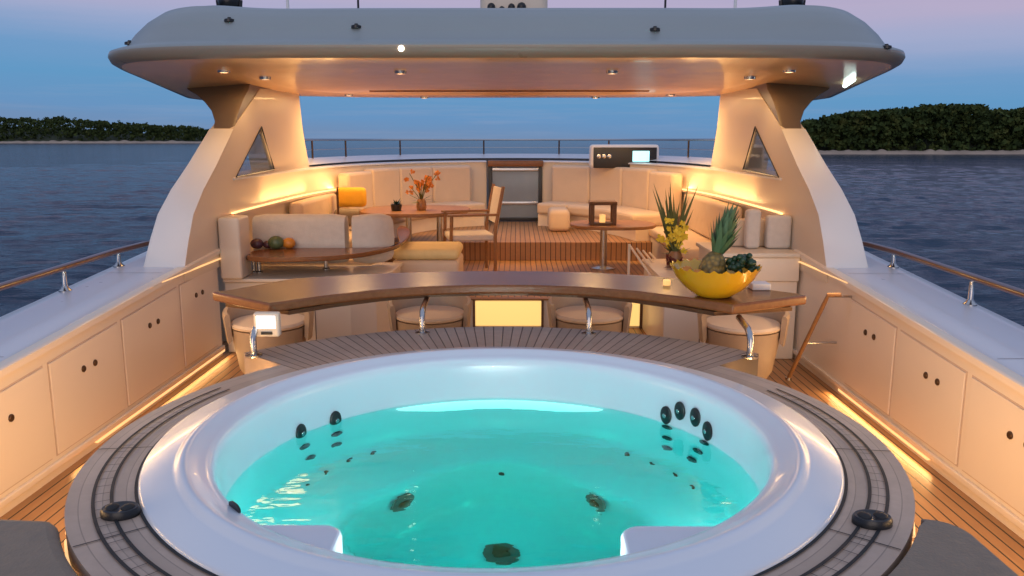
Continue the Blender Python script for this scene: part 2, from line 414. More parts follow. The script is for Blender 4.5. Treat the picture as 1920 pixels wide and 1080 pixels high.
# ================================================================ hull and decks
def hull():
    mb = MB(); sec = [(-7, .9), (0, 1), (6, 1), (10, .95), (14, .75), (18, .45), (21, .05)]
    zs = [(-.12, 2.545), (-.6, 2.56), (-2.6, 2.75), (-2.7, 3.3), (-5.5, 3.35), (-8.6, 2.7)]
    vs = []
    for y, k in sec:
        for z, w in zs: vs.append((-w*k, y, z-(.9 if (y > 12 and z > -2) else 0)))
        for z, w in reversed(zs): vs.append((w*k, y, z-(.9 if (y > 12 and z > -2) else 0)))
    n = len(zs)*2; fs = [(i*n+j, (i+1)*n+j, (i+1)*n+j+1, i*n+j+1) for i in range(len(sec)-1) for j in range(n-1)]
    fs += [tuple(range(n)), tuple((len(sec)-1)*n+j for j in range(n))]
    struct(mb.add(vs, fs).build('hull', M['hull'], smooth=False, base=(0, 0, SEA)), label='white yacht hull under the deck')
hull()
def _unused_deckpoly(y0, y1, w=2.07):
    return [(-w, y0), (w, y0), (w, y1), (-w, y1)]
# main deck, with the opening for the tub
def main_deck():
    mb = MB(); n = 64; ro = 1.2
    inner = [(ro*math.sin(2*PI*i/n), TUBY+ro*math.cos(2*PI*i/n)) for i in range(n)]
    outer = []
    for i in range(n):
        a = 2*PI*i/n; dx, dy = math.sin(a), math.cos(a)
        tx = 2.3/abs(dx) if abs(dx) > 1e-6 else 1e9; ty = (3.95 if dy > 0 else 6.5)/abs(dy) if abs(dy) > 1e-6 else 1e9
        t = min(tx, ty); outer.append((dx*t, TUBY+dy*t))
    vs = [(x, y, DECK) for x, y in inner]+[(x, y, DECK) for x, y in outer]
    mb.add(vs, [(i, (i+1) % n, n+(i+1) % n, n+i) for i in range(n)])
    # corners
    for sx in (-1, 1):
        for y, yy in ((6.67, 1), (-3.78, -1)): pass
    o = mb.build('deck', M['deck'], base=(0, 0, DECK)); struct(o, label='teak main deck round the tub')
main_deck()
def front_curve():   # inner face of the forward coaming in plan, from left side round to right side
    half = [(-2.07, 6.12), (-2.07, 7.0), (-2.06, 8.1), (-1.93, 9.1), (-1.62, 10.0), (-1.15, 10.65), (-.62, 10.98), (-.34, 11.05)]
    return half
FC = front_curve()
up = [(-2.07, 6.62)]+FC[1:]; upper = up+[(-x, y) for x, y in reversed(up)]
struct(MB().prism(upper, DECK-.1, DECK2).build('upper_deck', M['deck']), label='teak lounge deck one step up')
up = [(-2.0, 8.75), (-1.93, 9.1), (-1.62, 10.0), (-1.15, 10.65), (-.62, 10.98), (-.34, 11.05)]; upper = up+[(-x, y) for x, y in reversed(up)]
struct(MB().prism(upper, DECK2+.002, DECK3).build('step_platform', M['deck']), label='low teak platform before the glass gate')

# lit riser of the step
t = thing('step_riser', 'glowing yellow step riser seen under the middle of the bar counter', 'step light', (0, 6.6, DECK))
MB().box(-2.04, 2.04, 6.60, 6.617, DECK+.002, DECK2-.012).build('riser_board', M['gel'], t)
MB().box(-.27, .28, 6.584, 6.598, DECK+.02, DECK2-.02, .004).build('light_panel', M['riser'], t)
MB().box(.82, 1.10, 6.584, 6.598, DECK+.02, DECK2-.02, .004).build('light_panel', M['riser'], t)
for xa, xb in ((-.27, .28), (.82, 1.10)):
    MB().box(xa-.02, xa, 6.572, 6.599, DECK+.002, DECK2-.012).build('frame', M['rattan'], t); MB().box(xb, xb+.02, 6.572, 6.599, DECK+.002, DECK2-.012).build('frame', M['rattan'], t)
MB().box(-2.04, 2.04, 6.575, 6.64, DECK2-.010, DECK2+.004, .003).build('nosing', M['teakfurn'], t)

# ================================================================ bulwarks
def ztop(y): return .065+.065*(y-3.2)
def bulwark(sx, doors, latches, label, cat='bulwark'):
    t = thing('bulwark', label, cat, (sx*2.2, 2, DECK))
    y0, y1 = -2.5, 5.72; ys = [y0+(y1-y0)*i/20 for i in range(21)]
    # inner panel wall
    mb = MB(); vs = []
    for y in ys:
        zt = ztop(y)-.035
        vs += [(sx*2.075, y, DECK), (sx*2.075, y, zt), (sx*2.42, y, zt), (sx*2.42, y, DECK)]
    fs = [(i*4+j, (i+1)*4+j, (i+1)*4+(j+1) % 4, i*4+(j+1) % 4) for i in range(20) for j in range(4)]+[(0, 1, 2, 3), (80, 81, 82, 83)]
    mb.add(vs, fs).build('wall', M['gelpanel'], t, smooth=False)
    # cap: rounded section
    sec = [(2.118, -.028), (2.118, -.004), (2.128, .004), (2.30, .006), (2.46, .004), (2.55, -.004), (2.575, -.025), (2.575, -.09), (2.43, -.12), (2.43, -.034)]
    mb = MB(); vs = []; k = len(sec)
    for y in ys: vs += [(sx*x, y, ztop(y)+dz) for x, dz in sec]
    fs = [(i*k+j, (i+1)*k+j, (i+1)*k+(j+1) % k, i*k+(j+1) % k) for i in range(20) for j in range(k)]+[tuple(range(k)), tuple(20*k+j for j in range(k))]
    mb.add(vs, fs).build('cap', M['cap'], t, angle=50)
    for y in (1.55, 3.35, 4.95):
        MB().add([(sx*x, y+d, ztop(y+d)+.0068) for x in (2.13, 2.535) for d in (0, .006)], [(0, 1, 3, 2)]).build('seam', M['capseam'], t, smooth=False)
    # outer skin down to hull
    mb = MB(); vs = []
    for y in ys: vs += [(sx*2.54, y, ztop(y)-.08), (sx*2.54, y, -1.0)]
    mb.add(vs, [(i*2, (i+1)*2, (i+1)*2+1, i*2+1) for i in range(20)]).build('outer_skin', M['hull'], t)
    k2 = [(2.046, -.03), (2.046, .0), (2.056, .008), (2.10, .008), (2.106, -.002), (2.106, -.03)]
    mb = MB(); vs = []
    for y in ys: vs += [(sx*x, y, ztop(y)+dz) for x, dz in k2]
    k = 6
    mb.add(vs, [(i*k+j, (i+1)*k+j, (i+1)*k+(j+1) % k, i*k+(j+1) % k) for i in range(20) for j in range(k)]+[tuple(range(k)), tuple(20*k+j for j in range(k))]).build('rim', M['gelpanel'], t, angle=50)
    # toe moulding + led strip along the deck
    mb = MB().box(*sorted((sx*2.074, sx*2.055)), y0, y1, DECK+.045, DECK+.075, .004); mb.build('moulding', M['gelpanel'], t)
    MB().box(*sorted((sx*2.073, sx*2.058)), 3.9 if sx < 0 else 3.7, 5.72 if sx < 0 else 4.8, DECK+.028, DECK+.044).build('led_strip', M['ledsoft'], t)

    for a, b in doors:
        d = MB(); za = [ztop(a)-.10, ztop(b)-.10]; X0 = sx*2.0745; X1 = sx*2.066
        zb = DECK+.10
        pts = [(a, zb), (b, zb), (b, za[1]), (a, za[0])]
        d.add([(X0, p[0], p[1]) for p in pts]+[(X1, p[0], p[1]) for p in pts], [(0, 1, 2, 3), (4, 5, 6, 7)]+[(i, (i+1) % 4, 4+(i+1) % 4, 4+i) for i in range(4)])
        g_ = .007; p2 = [(a-g_, zb-g_), (b+g_, zb-g_), (b+g_, za[1]+g_), (a-g_, za[0]+g_)]
        MB().add([(sx*2.076, p[0], p[1]) for p in p2]+[(sx*2.0735, p[0], p[1]) for p in p2], [(0, 1, 2, 3), (4, 5, 6, 7)]+[(i, (i+1) % 4, 4+(i+1) % 4, 4+i) for i in range(4)]).build('reveal', M['reveal'], t, smooth=False)
        dr = d.build('locker_door', M['gelpanel'], t, smooth=False, bev=.004)
        for la in latches:
            if a < la < b:
                for dy in (-.055, .055):
                    MB().disc((X1, la+dy, ztop(la)-.225), (-sx, 0, 0), .017, .008, 14).build('latch', M['darksteel'], dr)
    return t
bulwark(-1, [(1.2, 2.05), (2.1, 2.83), (2.87, 3.52), (3.57, 4.22), (4.27, 5.0), (5.05, 5.62)], [1.6, 2.45, 3.2, 3.9, 4.64, 5.34], 'white topped bulwark with peach locker doors along the left side')
bulwark(1, [(1.2, 1.9), (1.95, 2.65), (2.7, 3.42), (3.47, 4.10), (4.15, 4.74)], [1.6, 2.3, 3.05, 3.74, 4.44], 'white topped bulwark with peach locker doors along the right side')
area('left_cap_glow', (-2.03, 3.3, ztop(3.3)-.04), (0, R(-8), 0), .02, 5.0, 0, WARM)

# side rails
def siderail(sx, stan, label):
    X = sx*2.50; t = thing('handrail', label, 'handrail', (X, 3, ztop(3)), None)
    def zr(y): return .262+.016*(y-3)
    pts = [(X, y, zr(y)) for y in (-2.5, -1, 1, 2.5, 3.5, 4.5, 5.1)]+[(sx*2.46, 5.45, zr(5.45)), (sx*2.36, 5.62, zr(5.6))]
    mb = MB(); vs = []; k = 12
    for p in pts:
        for i in range(k): a = 2*PI*i/k; vs.append((p[0]+math.cos(a)*.034, p[1], p[2]+math.sin(a)*.018))
    mb.add(vs, [(i*k+j, i*k+(j+1) % k, (i+1)*k+(j+1) % k, (i+1)*k+j) for i in range(len(pts)-1) for j in range(k)]+[tuple(range(k)), tuple((len(pts)-1)*k+j for j in range(k))])
    mb.build('rail', M['rail'], t)
    for y in stan:
        z = ztop(y)
        MB().lathe([(.0, 0), (.036, 0), (.036, .012), (.024, .022), (.014, .04), (.013, zr(y)-z-.015), (0, zr(y)-z-.015)], (X, y, z-.008), 14).build('stanchion', M['steel'], t)
siderail(-1, (.4, 2.4, 4.62, 5.12) if False else (.8, 2.3, 4.52, 5.16), 'brown wooden handrail on steel stanchions at the left edge')
siderail(1, (.8, 2.1, 4.25, 5.16), 'brown wooden handrail on steel stanchions at the right edge')

# ================================================================ arch wings
def wing(sx, label):
    t = thing('arch_wing', label, 'arch', (sx*2.2, 6.3, .2))
    Xi = 2.062
    def q(px, py):
        p = pX(px, py, -Xi); return (p.y, p.z)
    A = [q(345, 497), q(353, 450), q(362, 402), q(381, 355), q(405, 310), q(437, 242), q(463, 203), q(488, 166)]
    B = [q(560, 172), q(566, 230), q(574, 280), q(580, 312)]
    hole = [q(490, 238), q(442, 332), q(514, 318)]
    A[0] = (A[0][0], ztop(A[0][0])-.005)
    zb = .10
    def th(z): return .26-.09*min(1, max(0, (z-.2)/.9)) if z < 1.1 else .17
    # strip the polygon with hole into quads: aft leg, forward leg, sill
    hA, hL, hR = hole
    def lerp(a, b, t_): return (a[0]+(b[0]-a[0])*t_, a[1]+(b[1]-a[1])*t_)
    quads = []
    botL = (A[0][0], zb); botR = (B[-1][0]+.0, zb)
    # points along hole-left side aligned with A
    def at_z(p, q_, z): t_ = (z-p[1])/(q_[1]-p[1]); return lerp(p, q_, t_)
    vs = []; fs = []
    def add_poly(poly):
        n = len(poly); o = len(vs)
        for y, z in poly: vs.append((sx*Xi, y, z))
        for y, z in poly: vs.append((sx*(Xi+th(z)), y, z))
        fs.append(tuple(range(o, o+n))); fs.append(tuple(range(o+n, o+2*n))[::-1])
        return o, n
    # aft leg polygon (below apex), forward leg, head, sill
    aft = [botL]+A[:6]+[at_z(A[5], A[6], hA[1]) if A[6][1] > hA[1] > A[5][1] else A[5], hA, hL, (hL[0], zb)]
    fwd = [(hR[0], zb), hR, hA, at_z(B[0], B[1], hA[1]), B[1] if B[1][1] < hA[1] else None, B[2], B[3], (B[3][0], zb)]
    fwd = [p for p in fwd if p]
    topA = [p for p in A if p[1] > hA[1]+.001]
    head = [hA, aft[-4+0] if False else aft[7]]+topA+[B[0]]+([B[1]] if B[1][1] > hA[1] else [])+[at_z(B[0], B[1], hA[1])]
    sill = [(hL[0], zb), hL, hR, (hR[0], zb)]
    for poly in (aft, fwd, head, sill): add_poly(poly)
    # rims: outer contour and hole contour
    cont = [botL]+A[:6]+[aft[7]]+topA+B+[(B[3][0], zb)]
    def rim(c, closed=True):
        n = len(c); o = len(vs)
        for y, z in c: vs.append((sx*Xi, y, z))
        for y, z in c: vs.append((sx*(Xi+th(z)), y, z))
        for i in range(n if closed else n-1): fs.append((o+i, o+(i+1) % n, o+n+(i+1) % n, o+n+i))
    rim(cont); rim(hole)
    MB().add(vs, fs).build('panel', M['gel'], t, smooth=False)
    g = MB().add([(sx*(Xi+.012), y, z) for y, z in hole]+[(sx*(Xi+.02), y, z) for y, z in hole], [(0, 1, 2), (3, 5, 4), (0, 1, 4, 3), (1, 2, 5, 4), (2, 0, 3, 5)])
    g.build('window', M['clear'], t, smooth=False)
    MB().tube([(sx*(Xi-.002), y, z) for y, z in (hole+[hole[0]])], .007, 6).build('gasket', M['black'], t)
    ed = [A[0]]+A[1:6]; vs = []
    for y, z in ed:
        for x, dy in ((Xi-.004, .0), (Xi-.004, -.006), (Xi+.02, -.014), (Xi+th(z)-.02, -.014), (Xi+th(z)+.006, .0)): vs.append((sx*x, y+dy, z))
    m = len(ed); MB().add(vs, [(i*5+j, i*5+(j+1) % 5, (i+1)*5+(j+1) % 5, (i+1)*5+j) for i in range(m-1) for j in range(5)]+[(0, 1, 2, 3, 4), tuple((m-1)*5+j for j in range(5))]).build('lit_edge', M['edge'], t, angle=50)  # aft face of the wing, its light put into a paler colour
    # flare up into the roof
    vs = []; k = 8; m = 7
    An = [A[5], A[6], A[7]]
    Bo = [(2.062+.165, 1.06), (2.24, 1.14), (2.29, 1.22), (2.37, 1.29), (2.46, 1.345), (2.56, 1.39), (2.66, 1.43)]
    for i in range(m):
        f_ = i/(m-1); z = Bo[i][1]; y = A[5][0]+(z-A[5][1])*(A[7][0]-A[5][0])/(A[7][1]-A[5][1])+.01
        y = A[5][0]+.005+max(0, f_)*.50
        for xo, yo in ((Xi+.004, y), (Xi+.03, y-.02), (Bo[i][0]-.02, y-.02), (Bo[i][0], y+.03), (Bo[i][0]-.03, y+1.1), (Xi+.01, y+1.1)):
            vs.append((sx*xo, yo, z+(.0 if i < m-1 else .06)))
    kk = 6; fs = [(i*kk+j, (i+1)*kk+j, (i+1)*kk+(j+1) % kk, i*kk+(j+1) % kk) for i in range(m-1) for j in range(kk)]+[tuple(range(kk)), tuple((m-1)*kk+j for j in range(kk))]
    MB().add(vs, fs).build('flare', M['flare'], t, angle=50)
    # led under the wing, on top of the bulwark joint
    MB().box(*sorted((sx*2.058, sx*2.044)), 4.75, 6.0, .158, .164).build('led_strip', M['ledsoft'], t)
    return t
wing(-1, 'left sloping white arch wing with triangular window holding up the hardtop')
wing(1, 'right sloping white arch wing with triangular window holding up the hardtop')

# ================================================================ hardtop roof
def roof():
    t = thing('hardtop_roof', 'wide rounded grey hardtop roof over the lounge with warm lit underside', 'roof', (0, 7, 1.45))
    cy = 7.0; n = 160
    def outline(i):
        a = 2*PI*i/n; c, s_ = math.cos(a), math.sin(a); p = 2/5.2
        x = 2.74*math.copysign(abs(c)**p, c); y = 2.03*math.copysign(abs(s_)**p, s_)
        if y < 0: y *= 1.0
        else: x *= 1-.22*(y/2.03)**3
        return x, y
    def edge_dip(x, y):
        return -.13*min(1.1, abs(x)/2.6)**6*math.exp(-((y-.35)/1.1)**2)-.035*min(1, max(0, (y-.6)/1.3))
    def surf(prof, mat, name, zfun=lambda x, y, z: z):
        vs = []; k = len(prof)
        for sc, z in prof:
            for i in range(n):
                x, y = outline(i); x *= sc; y *= (1-(1-sc)*1.0)
                vs.append((x, cy+y, zfun(x, y, z)+edge_dip(x, y)))
        fs = [(j*n+i, j*n+(i+1) % n, (j+1)*n+(i+1) % n, (j+1)*n+i) for j in range(k-1) for i in range(n)]
        return vs, fs, k
    def topz(x, y, z):
        if z > 1.60:
            ax = abs(x); b = math.exp(-((ax-1.98)/.33)**2)*.045 if ax < 1.98 else .045*math.exp(-((ax-1.98)/.5)**2)
            z += b
        return z
    prof = [(1.0, 1.555), (.998, 1.568), (.985, 1.582), (.965, 1.60), (.945, 1.66), (.92, 1.73), (.89, 1.785), (.83, 1.815), (.65, 1.825), (.4, 1.83), (.15, 1.83)]
    vs, fs, k = surf(prof, None, None, topz); fs.append(tuple((k-1)*n+i for i in range(n)))
    MB().add(vs, fs).build('top_shell', M['rooftop'], t, angle=60)
    prof = [(1.0, 1.555), (1.001, 1.54), (.996, 1.51), (.986, 1.492), (.975, 1.484)]
    vs, fs, k = surf(prof, None, None); MB().add(vs, fs).build('fascia', M['fascia'], t, angle=60)
    prof = [(.975, 1.484), (.95, 1.480), (.72, 1.468), (.71, 1.472), (.70, 1.480), (.4, 1.478), (.1, 1.478)]
    vs, fs, k = surf(prof, None, None); fs.append(tuple((k-1)*n+i for i in range(n)))
    MB().add(vs, fs).build('underside', M['roofunder'], t, angle=60)
    # teak-brown trim line across the underside
    MB().box(-1.35, 1.35, 8.0, 8.04, 1.455, 1.477, .006).build('trim', M['varnish'], t)
    # downlights
    spots = [(-1.95, 5.75), (-1.85, 6.35), (-.75, 5.9), (.75, 5.9), (1.85, 6.35), (1.95, 5.75), (-.9, 8.72), (.9, 8.72), (-1.62, 8.35), (1.62, 8.35)]
    for x, y in spots:
        zz = 1.470+edge_dip(x, y-cy)
        d = MB().lathe([(.0, zz-.006), (.030, zz-.006)], (x, y, 0), 16)
        fr = MB().lathe([(.030, zz-.012), (.042, zz-.010), (.045, zz+.012), (.030, zz+.012)], (x, y, 0), 16).build('downlight', M['steel'], t)
        d.build('lamp_face', M['lamp'], fr)
    # bright aft light on the fascia
    p = pY(752, 90, 4.965)
    fr = MB().ball((p.x, 4.985, p.z-.002), .022, (1, .6, 1)).build('aft_light', M['steel'], t)
    MB().ball((p.x, 4.968, p.z-.002), .018, (1, .6, 1)).build('lamp_face', M['lamp'], fr)
    # speaker/strip lamps under the right edge
    bpy.context.view_layer.update(); un = bpy.data.objects['underside']; iv = un.matrix_world.inverted(); pq = []
    for px, py in ((1583, 158), (1600, 146)):
        ok, loc, nr, _ = un.ray_cast(iv @ CAM, ray(px, py))
        if ok: pq.append(un.matrix_world @ loc+Vector((0, -.01, -.012)))
    if len(pq) == 2: MB().tube(pq, .016, 8).build('cool_lamp', M['coollamp'], t)
    # small nubs on top
    for px, py, Y in ((240, 74, 5.6), (430, 36, 6.0), (668, 50, 5.7), (1225, 56, 5.7), (1662, 76, 5.6)):
        pass
    return spots, edge_dip
spots, edge_dip = roof()
for i, (x, y) in enumerate(spots):
    if abs(x) < .8: continue
    area('downlight_beam', (x, y, 1.41 if y > 8 else 1.44), (0, 0, 0), .30, .30, 14 if y > 8 else 1.8, WARM, 'DISK')

# roof-top equipment
def rooftop_items():
    def base_z(x, y): return 1.845
    def dome(px, label, g):
        p = pY(px, 8, 6.4); z = p.z
        t = thing('searchlight', label, 'searchlight', (p.x, 6.4, 1.84), g); x = p.x
        MB().lathe([(0, 1.82), (.06, 1.82), (.055, 1.87), (.025, 1.89), (.02, z-.04), (0, z-.04)], (x, 6.4, 0), 16).build('base', M['steel'], t)
        MB().ball((x, 6.4, z+.02), .085, (1, 1, .9)).build('lamp_body', M['black'], t)
        MB().tube([(x-.075, 6.4, z-.06), (x-.085, 6.4, z+.03)], .018, 8).build('yoke', M['black'], t)
        MB().tube([(x+.075, 6.4, z-.06), (x+.085, 6.4, z+.03)], .018, 8).build('yoke', M['black'], t)
    dome(430, 'black searchlight on the roof near its left end', None)
    dome(1485, 'black searchlight on the roof near its right end', None)
    for px, label, w in ((540, 'thin white antenna right of the left searchlight on the roof', 'boat'), (672, 'dark whip antenna left of the radar mast on the roof', 'black'),
                      (1247, 'dark whip antenna right of the radar mast on the roof', 'black'), (1378, 'thin white antenna left of the right searchlight on the roof', 'boat')):
        p = pY(px, 22, 6.6); t = thing('antenna', label, 'antenna', (p.x, 6.6, 1.83))
        MB().lathe([(0, 1.82), (.03, 1.82), (.022, 1.86), (.01, 1.88), (0, 1.88)], (p.x, 6.6, 0), 12).build('base', M['steel'], t)
        MB().tube([(p.x, 6.6, 1.87), (p.x, 6.6, 3.6)], .013 if w == 'boat' else .009, 8, r2=.005).build('whip', M[w], t)
    a = pY(895, 24, 6.3); b = pY(1027, 24, 6.3)
    t = thing('radar_mast', 'white radar mast base with a row of black fittings at the roof centre', 'radar mast', ((a.x+b.x)/2, 6.4, 1.82))
    MB().box(a.x+.02, b.x, 6.3, 6.75, 1.80, 2.25, .05).build('housing', M['gel'], t)
    MB().box(b.x+.0, b.x+.34, 6.4, 6.7, 1.80, 1.90, .03).build('plinth', M['gel'], t)
    MB().box(a.x-.3, b.x+.3, 6.42, 6.58, 2.35, 2.45, .03).build('radar_bar', M['gel'], t)
    MB().tube([((a.x+b.x)/2, 6.5, 2.22), ((a.x+b.x)/2, 6.5, 2.38)], .06, 12).build('pivot', M['steel'], t)
    for i, (px, rr) in enumerate(((921, .030), (941, .022), (959, .026), (978, .034))):
        p = pY(px, 13 if i != 1 else 17, 6.26); h = MB().ball((p.x, 6.27, p.z), rr, (1.0, .9, 1.05)); h.tube([(p.x, 6.27, p.z), (p.x, 6.27, p.z-.045)], rr*.45, 8); h.build('horn', M['black'], t)
    # deck nubs
    for px, py, Y, lab in ((243, 73, 5.62, 'small dark vent on the far left shoulder of the roof'), (430, 38, 5.55, 'small dark vent below the left searchlight on the roof'), (668, 50, 5.2, 'small dark vent left of centre on the aft slope of the roof'),
                      (1228, 55, 5.2, 'small dark vent right of centre on the aft slope of the roof'), (1662, 76, 5.62, 'small dark vent on the far right shoulder of the roof')):
        o = MB(); NUB.append((px, py, lab))
NUB = []
rooftop_items()

# find roof surface by ray for the small vents
dg = None
def put_vents():
    bpy.context.view_layer.update()
    rs = bpy.data.objects['top_shell']; inv = rs.matrix_world.inverted()
    for px, py, lab in NUB:
        d = ray(px, py+(5 if px < 300 or px > 1600 else 0)); ok, loc, nr, _ = rs.ray_cast(inv @ CAM, inv.to_3x3() @ d)
        if not ok:
            for k in range(1, 14):
                d = ray(px, py+4*k); ok, loc, nr, _ = rs.ray_cast(inv @ CAM, inv.to_3x3() @ d)
                if ok: break
        if not ok: continue
        p = rs.matrix_world @ loc
        mb = MB().lathe([(0, -.01), (.032, -.01), (.030, .006), (.012, .012), (.010, .018), (0, .018)], p, 12)
        tag(mb.build('roof_vent', M['black'], base=p), lab, 'vent')
put_vents()

# ================================================================ hot tub
ZW = -.195   # water level
def foot_r(a):  # footwell radius by angle from forward
    return .50+.035*math.cos(4*a)
def tub():
    t = thing('hot_tub', 'round white hot tub filled with glowing turquoise water', 'hot tub', (0, TUBY, DECK))
    n = 128
    prof = [(1.150, -.035), (1.148, -.012), (1.140, -.002), (1.055, .002), (1.044, .008), (1.034, .018), (1.020, .022), (1.006, .018), (.988, .008), (.962, .000), (.944, -.006), (.935, -.014),
            (.930, -.045), (.926, -.10), (.922, -.20), (.915, -.30), (.905, -.42), (.880, -.52), (.84, -.555), (.74, -.57)]
    vs = []
    for r, z in prof:
        for i in range(n): a = 2*PI*i/n; vs.append((r*math.sin(a), TUBY+r*math.cos(a), z))
    # bench edge and foot well follow foot_r
    for dr, z in ((.06, -.575), (.02, -.59), (0, -.62), (-.02, -.80), (-.05, -.90), (-.12, -.935), (-.30, -.94), (-.46, -.94)):
        for i in range(n): a = 2*PI*i/n; r = max(.01, foot_r(a)+dr); vs.append((r*math.sin(a), TUBY+r*math.cos(a), z))
    k = len(prof)+8
    fs = [(j*n+i, j*n+(i+1) % n, (j+1)*n+(i+1) % n, (j+1)*n+i) for j in range(k-1) for i in range(n)]
    fs.append(tuple((k-1)*n+i for i in range(n)))
    MB().add(vs, fs).build('shell', M['shell'], t, angle=55)
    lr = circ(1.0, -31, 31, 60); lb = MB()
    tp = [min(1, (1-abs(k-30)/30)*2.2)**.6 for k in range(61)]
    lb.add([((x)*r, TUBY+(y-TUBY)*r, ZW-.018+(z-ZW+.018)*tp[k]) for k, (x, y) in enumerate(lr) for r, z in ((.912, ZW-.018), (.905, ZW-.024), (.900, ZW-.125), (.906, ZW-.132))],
           [(k*4+q, k*4+q+1, k*4+q+5, k*4+q+4) for k in range(60) for q in range(3)]); lb.build('glow_band', M['bandglow'], t)  # glowing band added for the bright strip under the far waterline, not a fitting
    # two ledges on the near side
    for sx in (-1, 1):
        poly = []
        x_in = .385 if sx < 0 else .355; yf = 2.045
        rc = .06
        xo = math.sqrt(.932**2-(yf-TUBY)**2)
        poly = [(x_in, TUBY-math.sqrt(.932**2-x_in**2)), (x_in, yf-rc)]+[(x_in+rc-rc*math.cos(R(b)), yf-rc+rc*math.sin(R(b))) for b in (15, 30, 45, 60, 75, 90)]+[(xo, yf)]
        a1 = math.atan2(xo, yf-TUBY); a0 = math.atan2(x_in, -(math.sqrt(.932**2-x_in**2)))
        poly += [(.932*math.sin(a1+(a0-a1)*i/10), TUBY+.932*math.cos(a1+(a0-a1)*i/10)) for i in range(1, 10)]
        poly = [(sx*x, y) for x, y in poly]
        MB().prism(poly, -.6, -.028).build('ledge', M['shell'], t, smooth=False, bev=.012)
    # water: closed body
    rw = .9235
    wv = [(rw*math.sin(2*PI*i/n), TUBY+rw*math.cos(2*PI*i/n), ZW) for i in range(n)]+[(rw*1.03*math.sin(2*PI*i/n), TUBY+rw*1.03*math.cos(2*PI*i/n), ZW-.85) for i in range(n)]
    w = MB().add(wv, [tuple(range(n)), tuple(range(n, 2*n))[::-1]]+[(i, (i+1) % n, n+(i+1) % n, n+i) for i in range(n)])
    w.build('water', M['water'], t, smooth=False)
    # jets located by looking through the water surface
    def look(px, py):
        d = ray(px, py); p = CAM.copy()
        path = []
        under = False; pos = p; step = .004
        for _ in range(4000):
            q = pos+d*step
            if not under and q.z < ZW and (q.x**2+(q.y-TUBY)**2) < rw*rw:
                under = True; nrm = Vector((0, 0, 1)); ci = -nrm.dot(d); et = 1/1.333
                d = (et*d+(et*ci-math.sqrt(1-et*et*(1-ci*ci)))*nrm).normalized()
            r = math.hypot(q.x, q.y-TUBY); a = math.atan2(q.x, q.y-TUBY)
            if q.z < 0:
                if r > prof_r(q.z): return pos, Vector((-q.x, -(q.y-TUBY), 0)).normalized()
                if r > foot_r(a)+.03 and q.z < -.565: return pos, Vector((0, 0, 1))
                if r > foot_r(a)-.01 and q.z < -.62: return pos, Vector((-q.x, -(q.y-TUBY), 0)).normalized()
                if q.z < -.938: return pos, Vector((0, 0, 1))
            pos = q
        return pos, Vector((0, 0, 1))
    def prof_r(z):
        for (r1, z1), (r2, z2) in zip(prof[11:], prof[12:]):
            if z2 <= z <= z1: return r1+(r2-r1)*(z-z1)/(z2-z1)
        return .93
    big = [(563, 812), (628, 787), (1250, 778), (1276, 770), (1305, 782), (1328, 808)]
    small = [(570, 837), (581, 858), (630, 813), (630, 833), (1252, 801), (1252, 821), (1252, 840), (1322, 830), (1310, 846), (1298, 861)]
    tiny = [(575, 908), (610, 885), (655, 862), (700, 850), (1178, 852), (1225, 868), (1268, 890), (1300, 912), (940, 890)]
    drains = [(752, 942, .065), (1118, 942, .060), (940, 1040, .070)]
    for px, py in big:
        p, nr = look(px, py); j = MB().disc(p+nr*.002, nr, .040, .010, 18, sc=.72).build('jet', M['black'], t)
        MB().disc(p+nr*.016, nr, .010, .004, 10).build('nozzle', M['steel'], j)
    for px, py in small:
        p, nr = look(px, py); MB().disc(p+nr*.002, nr, .021, .010, 16, sc=1.35).build('jet', M['black'], t)
    for px, py in tiny:
        p, nr = look(px, py); MB().disc(p+nr*.002, nr, .013, .008, 12).build('air_jet', M['black'], t)
    for px, py, rr in drains:
        p, nr = look(px, py); p.z = max(p.z, -.938); d = MB().disc(p+nr*.002, nr, rr, .014, 24).build('drain', M['drain'], t)
        MB().disc(p+nr*.017, nr, rr*.5, .008, 18).build('grille', M['darksteel'], d)
    # near left glint lamp + slot
    p = pZ(405, 940, -.02); MB().ball((p.x, p.y, p.z), .010).build('rim_light', M['lamp'], t)
    p, nr = look(437, 952); MB().disc(p+nr*.002, nr, .014, .008, 12, sc=2.6).build('overflow', M['black'], t)
    # underwater lamps
    for a in (180, 150, 210):
        x, y = .885*math.sin(R(a)), TUBY+.885*math.cos(R(a))
        o = MB().disc((x, y, -.40), (-x, -(y-TUBY), 0), .035, .01, 16).build('underwater_lamp', M['tublamp'], t)
M['bandglow'] = emit('glow_band_face', (.55, 1, .93), .72)  # glow of the added band on the far tub wall
M['tublamp'] = emit('tub_lamp_face', (.72, 1, .95), 7)
tub()
def tublights():
    for a, pw in ((180, 8.5), (150, 7), (210, 7)):
        x, y = .87*math.sin(R(a)), TUBY+.87*math.cos(R(a))
        o = area('tub_light', (x, y, -.36), (0, 0, 0), .12, .12, pw, (.62, 1, .92), 'DISK')
        o.rotation_euler = Vector((-x*.8, TUBY+.9-y, .11)).to_track_quat('-Z', 'Y').to_euler()
    for a in (110, 250):
        x, y = .87*math.sin(R(a)), TUBY+.87*math.cos(R(a))
        o = area('tub_light', (x, y, -.34), (0, 0, 0), .10, .10, 2.5, (.5, 1, .92), 'DISK')
        o.rotation_euler = Vector((-x, TUBY+.45-y, -.02)).to_track_quat('-Z', 'Y').to_euler()
tublights()

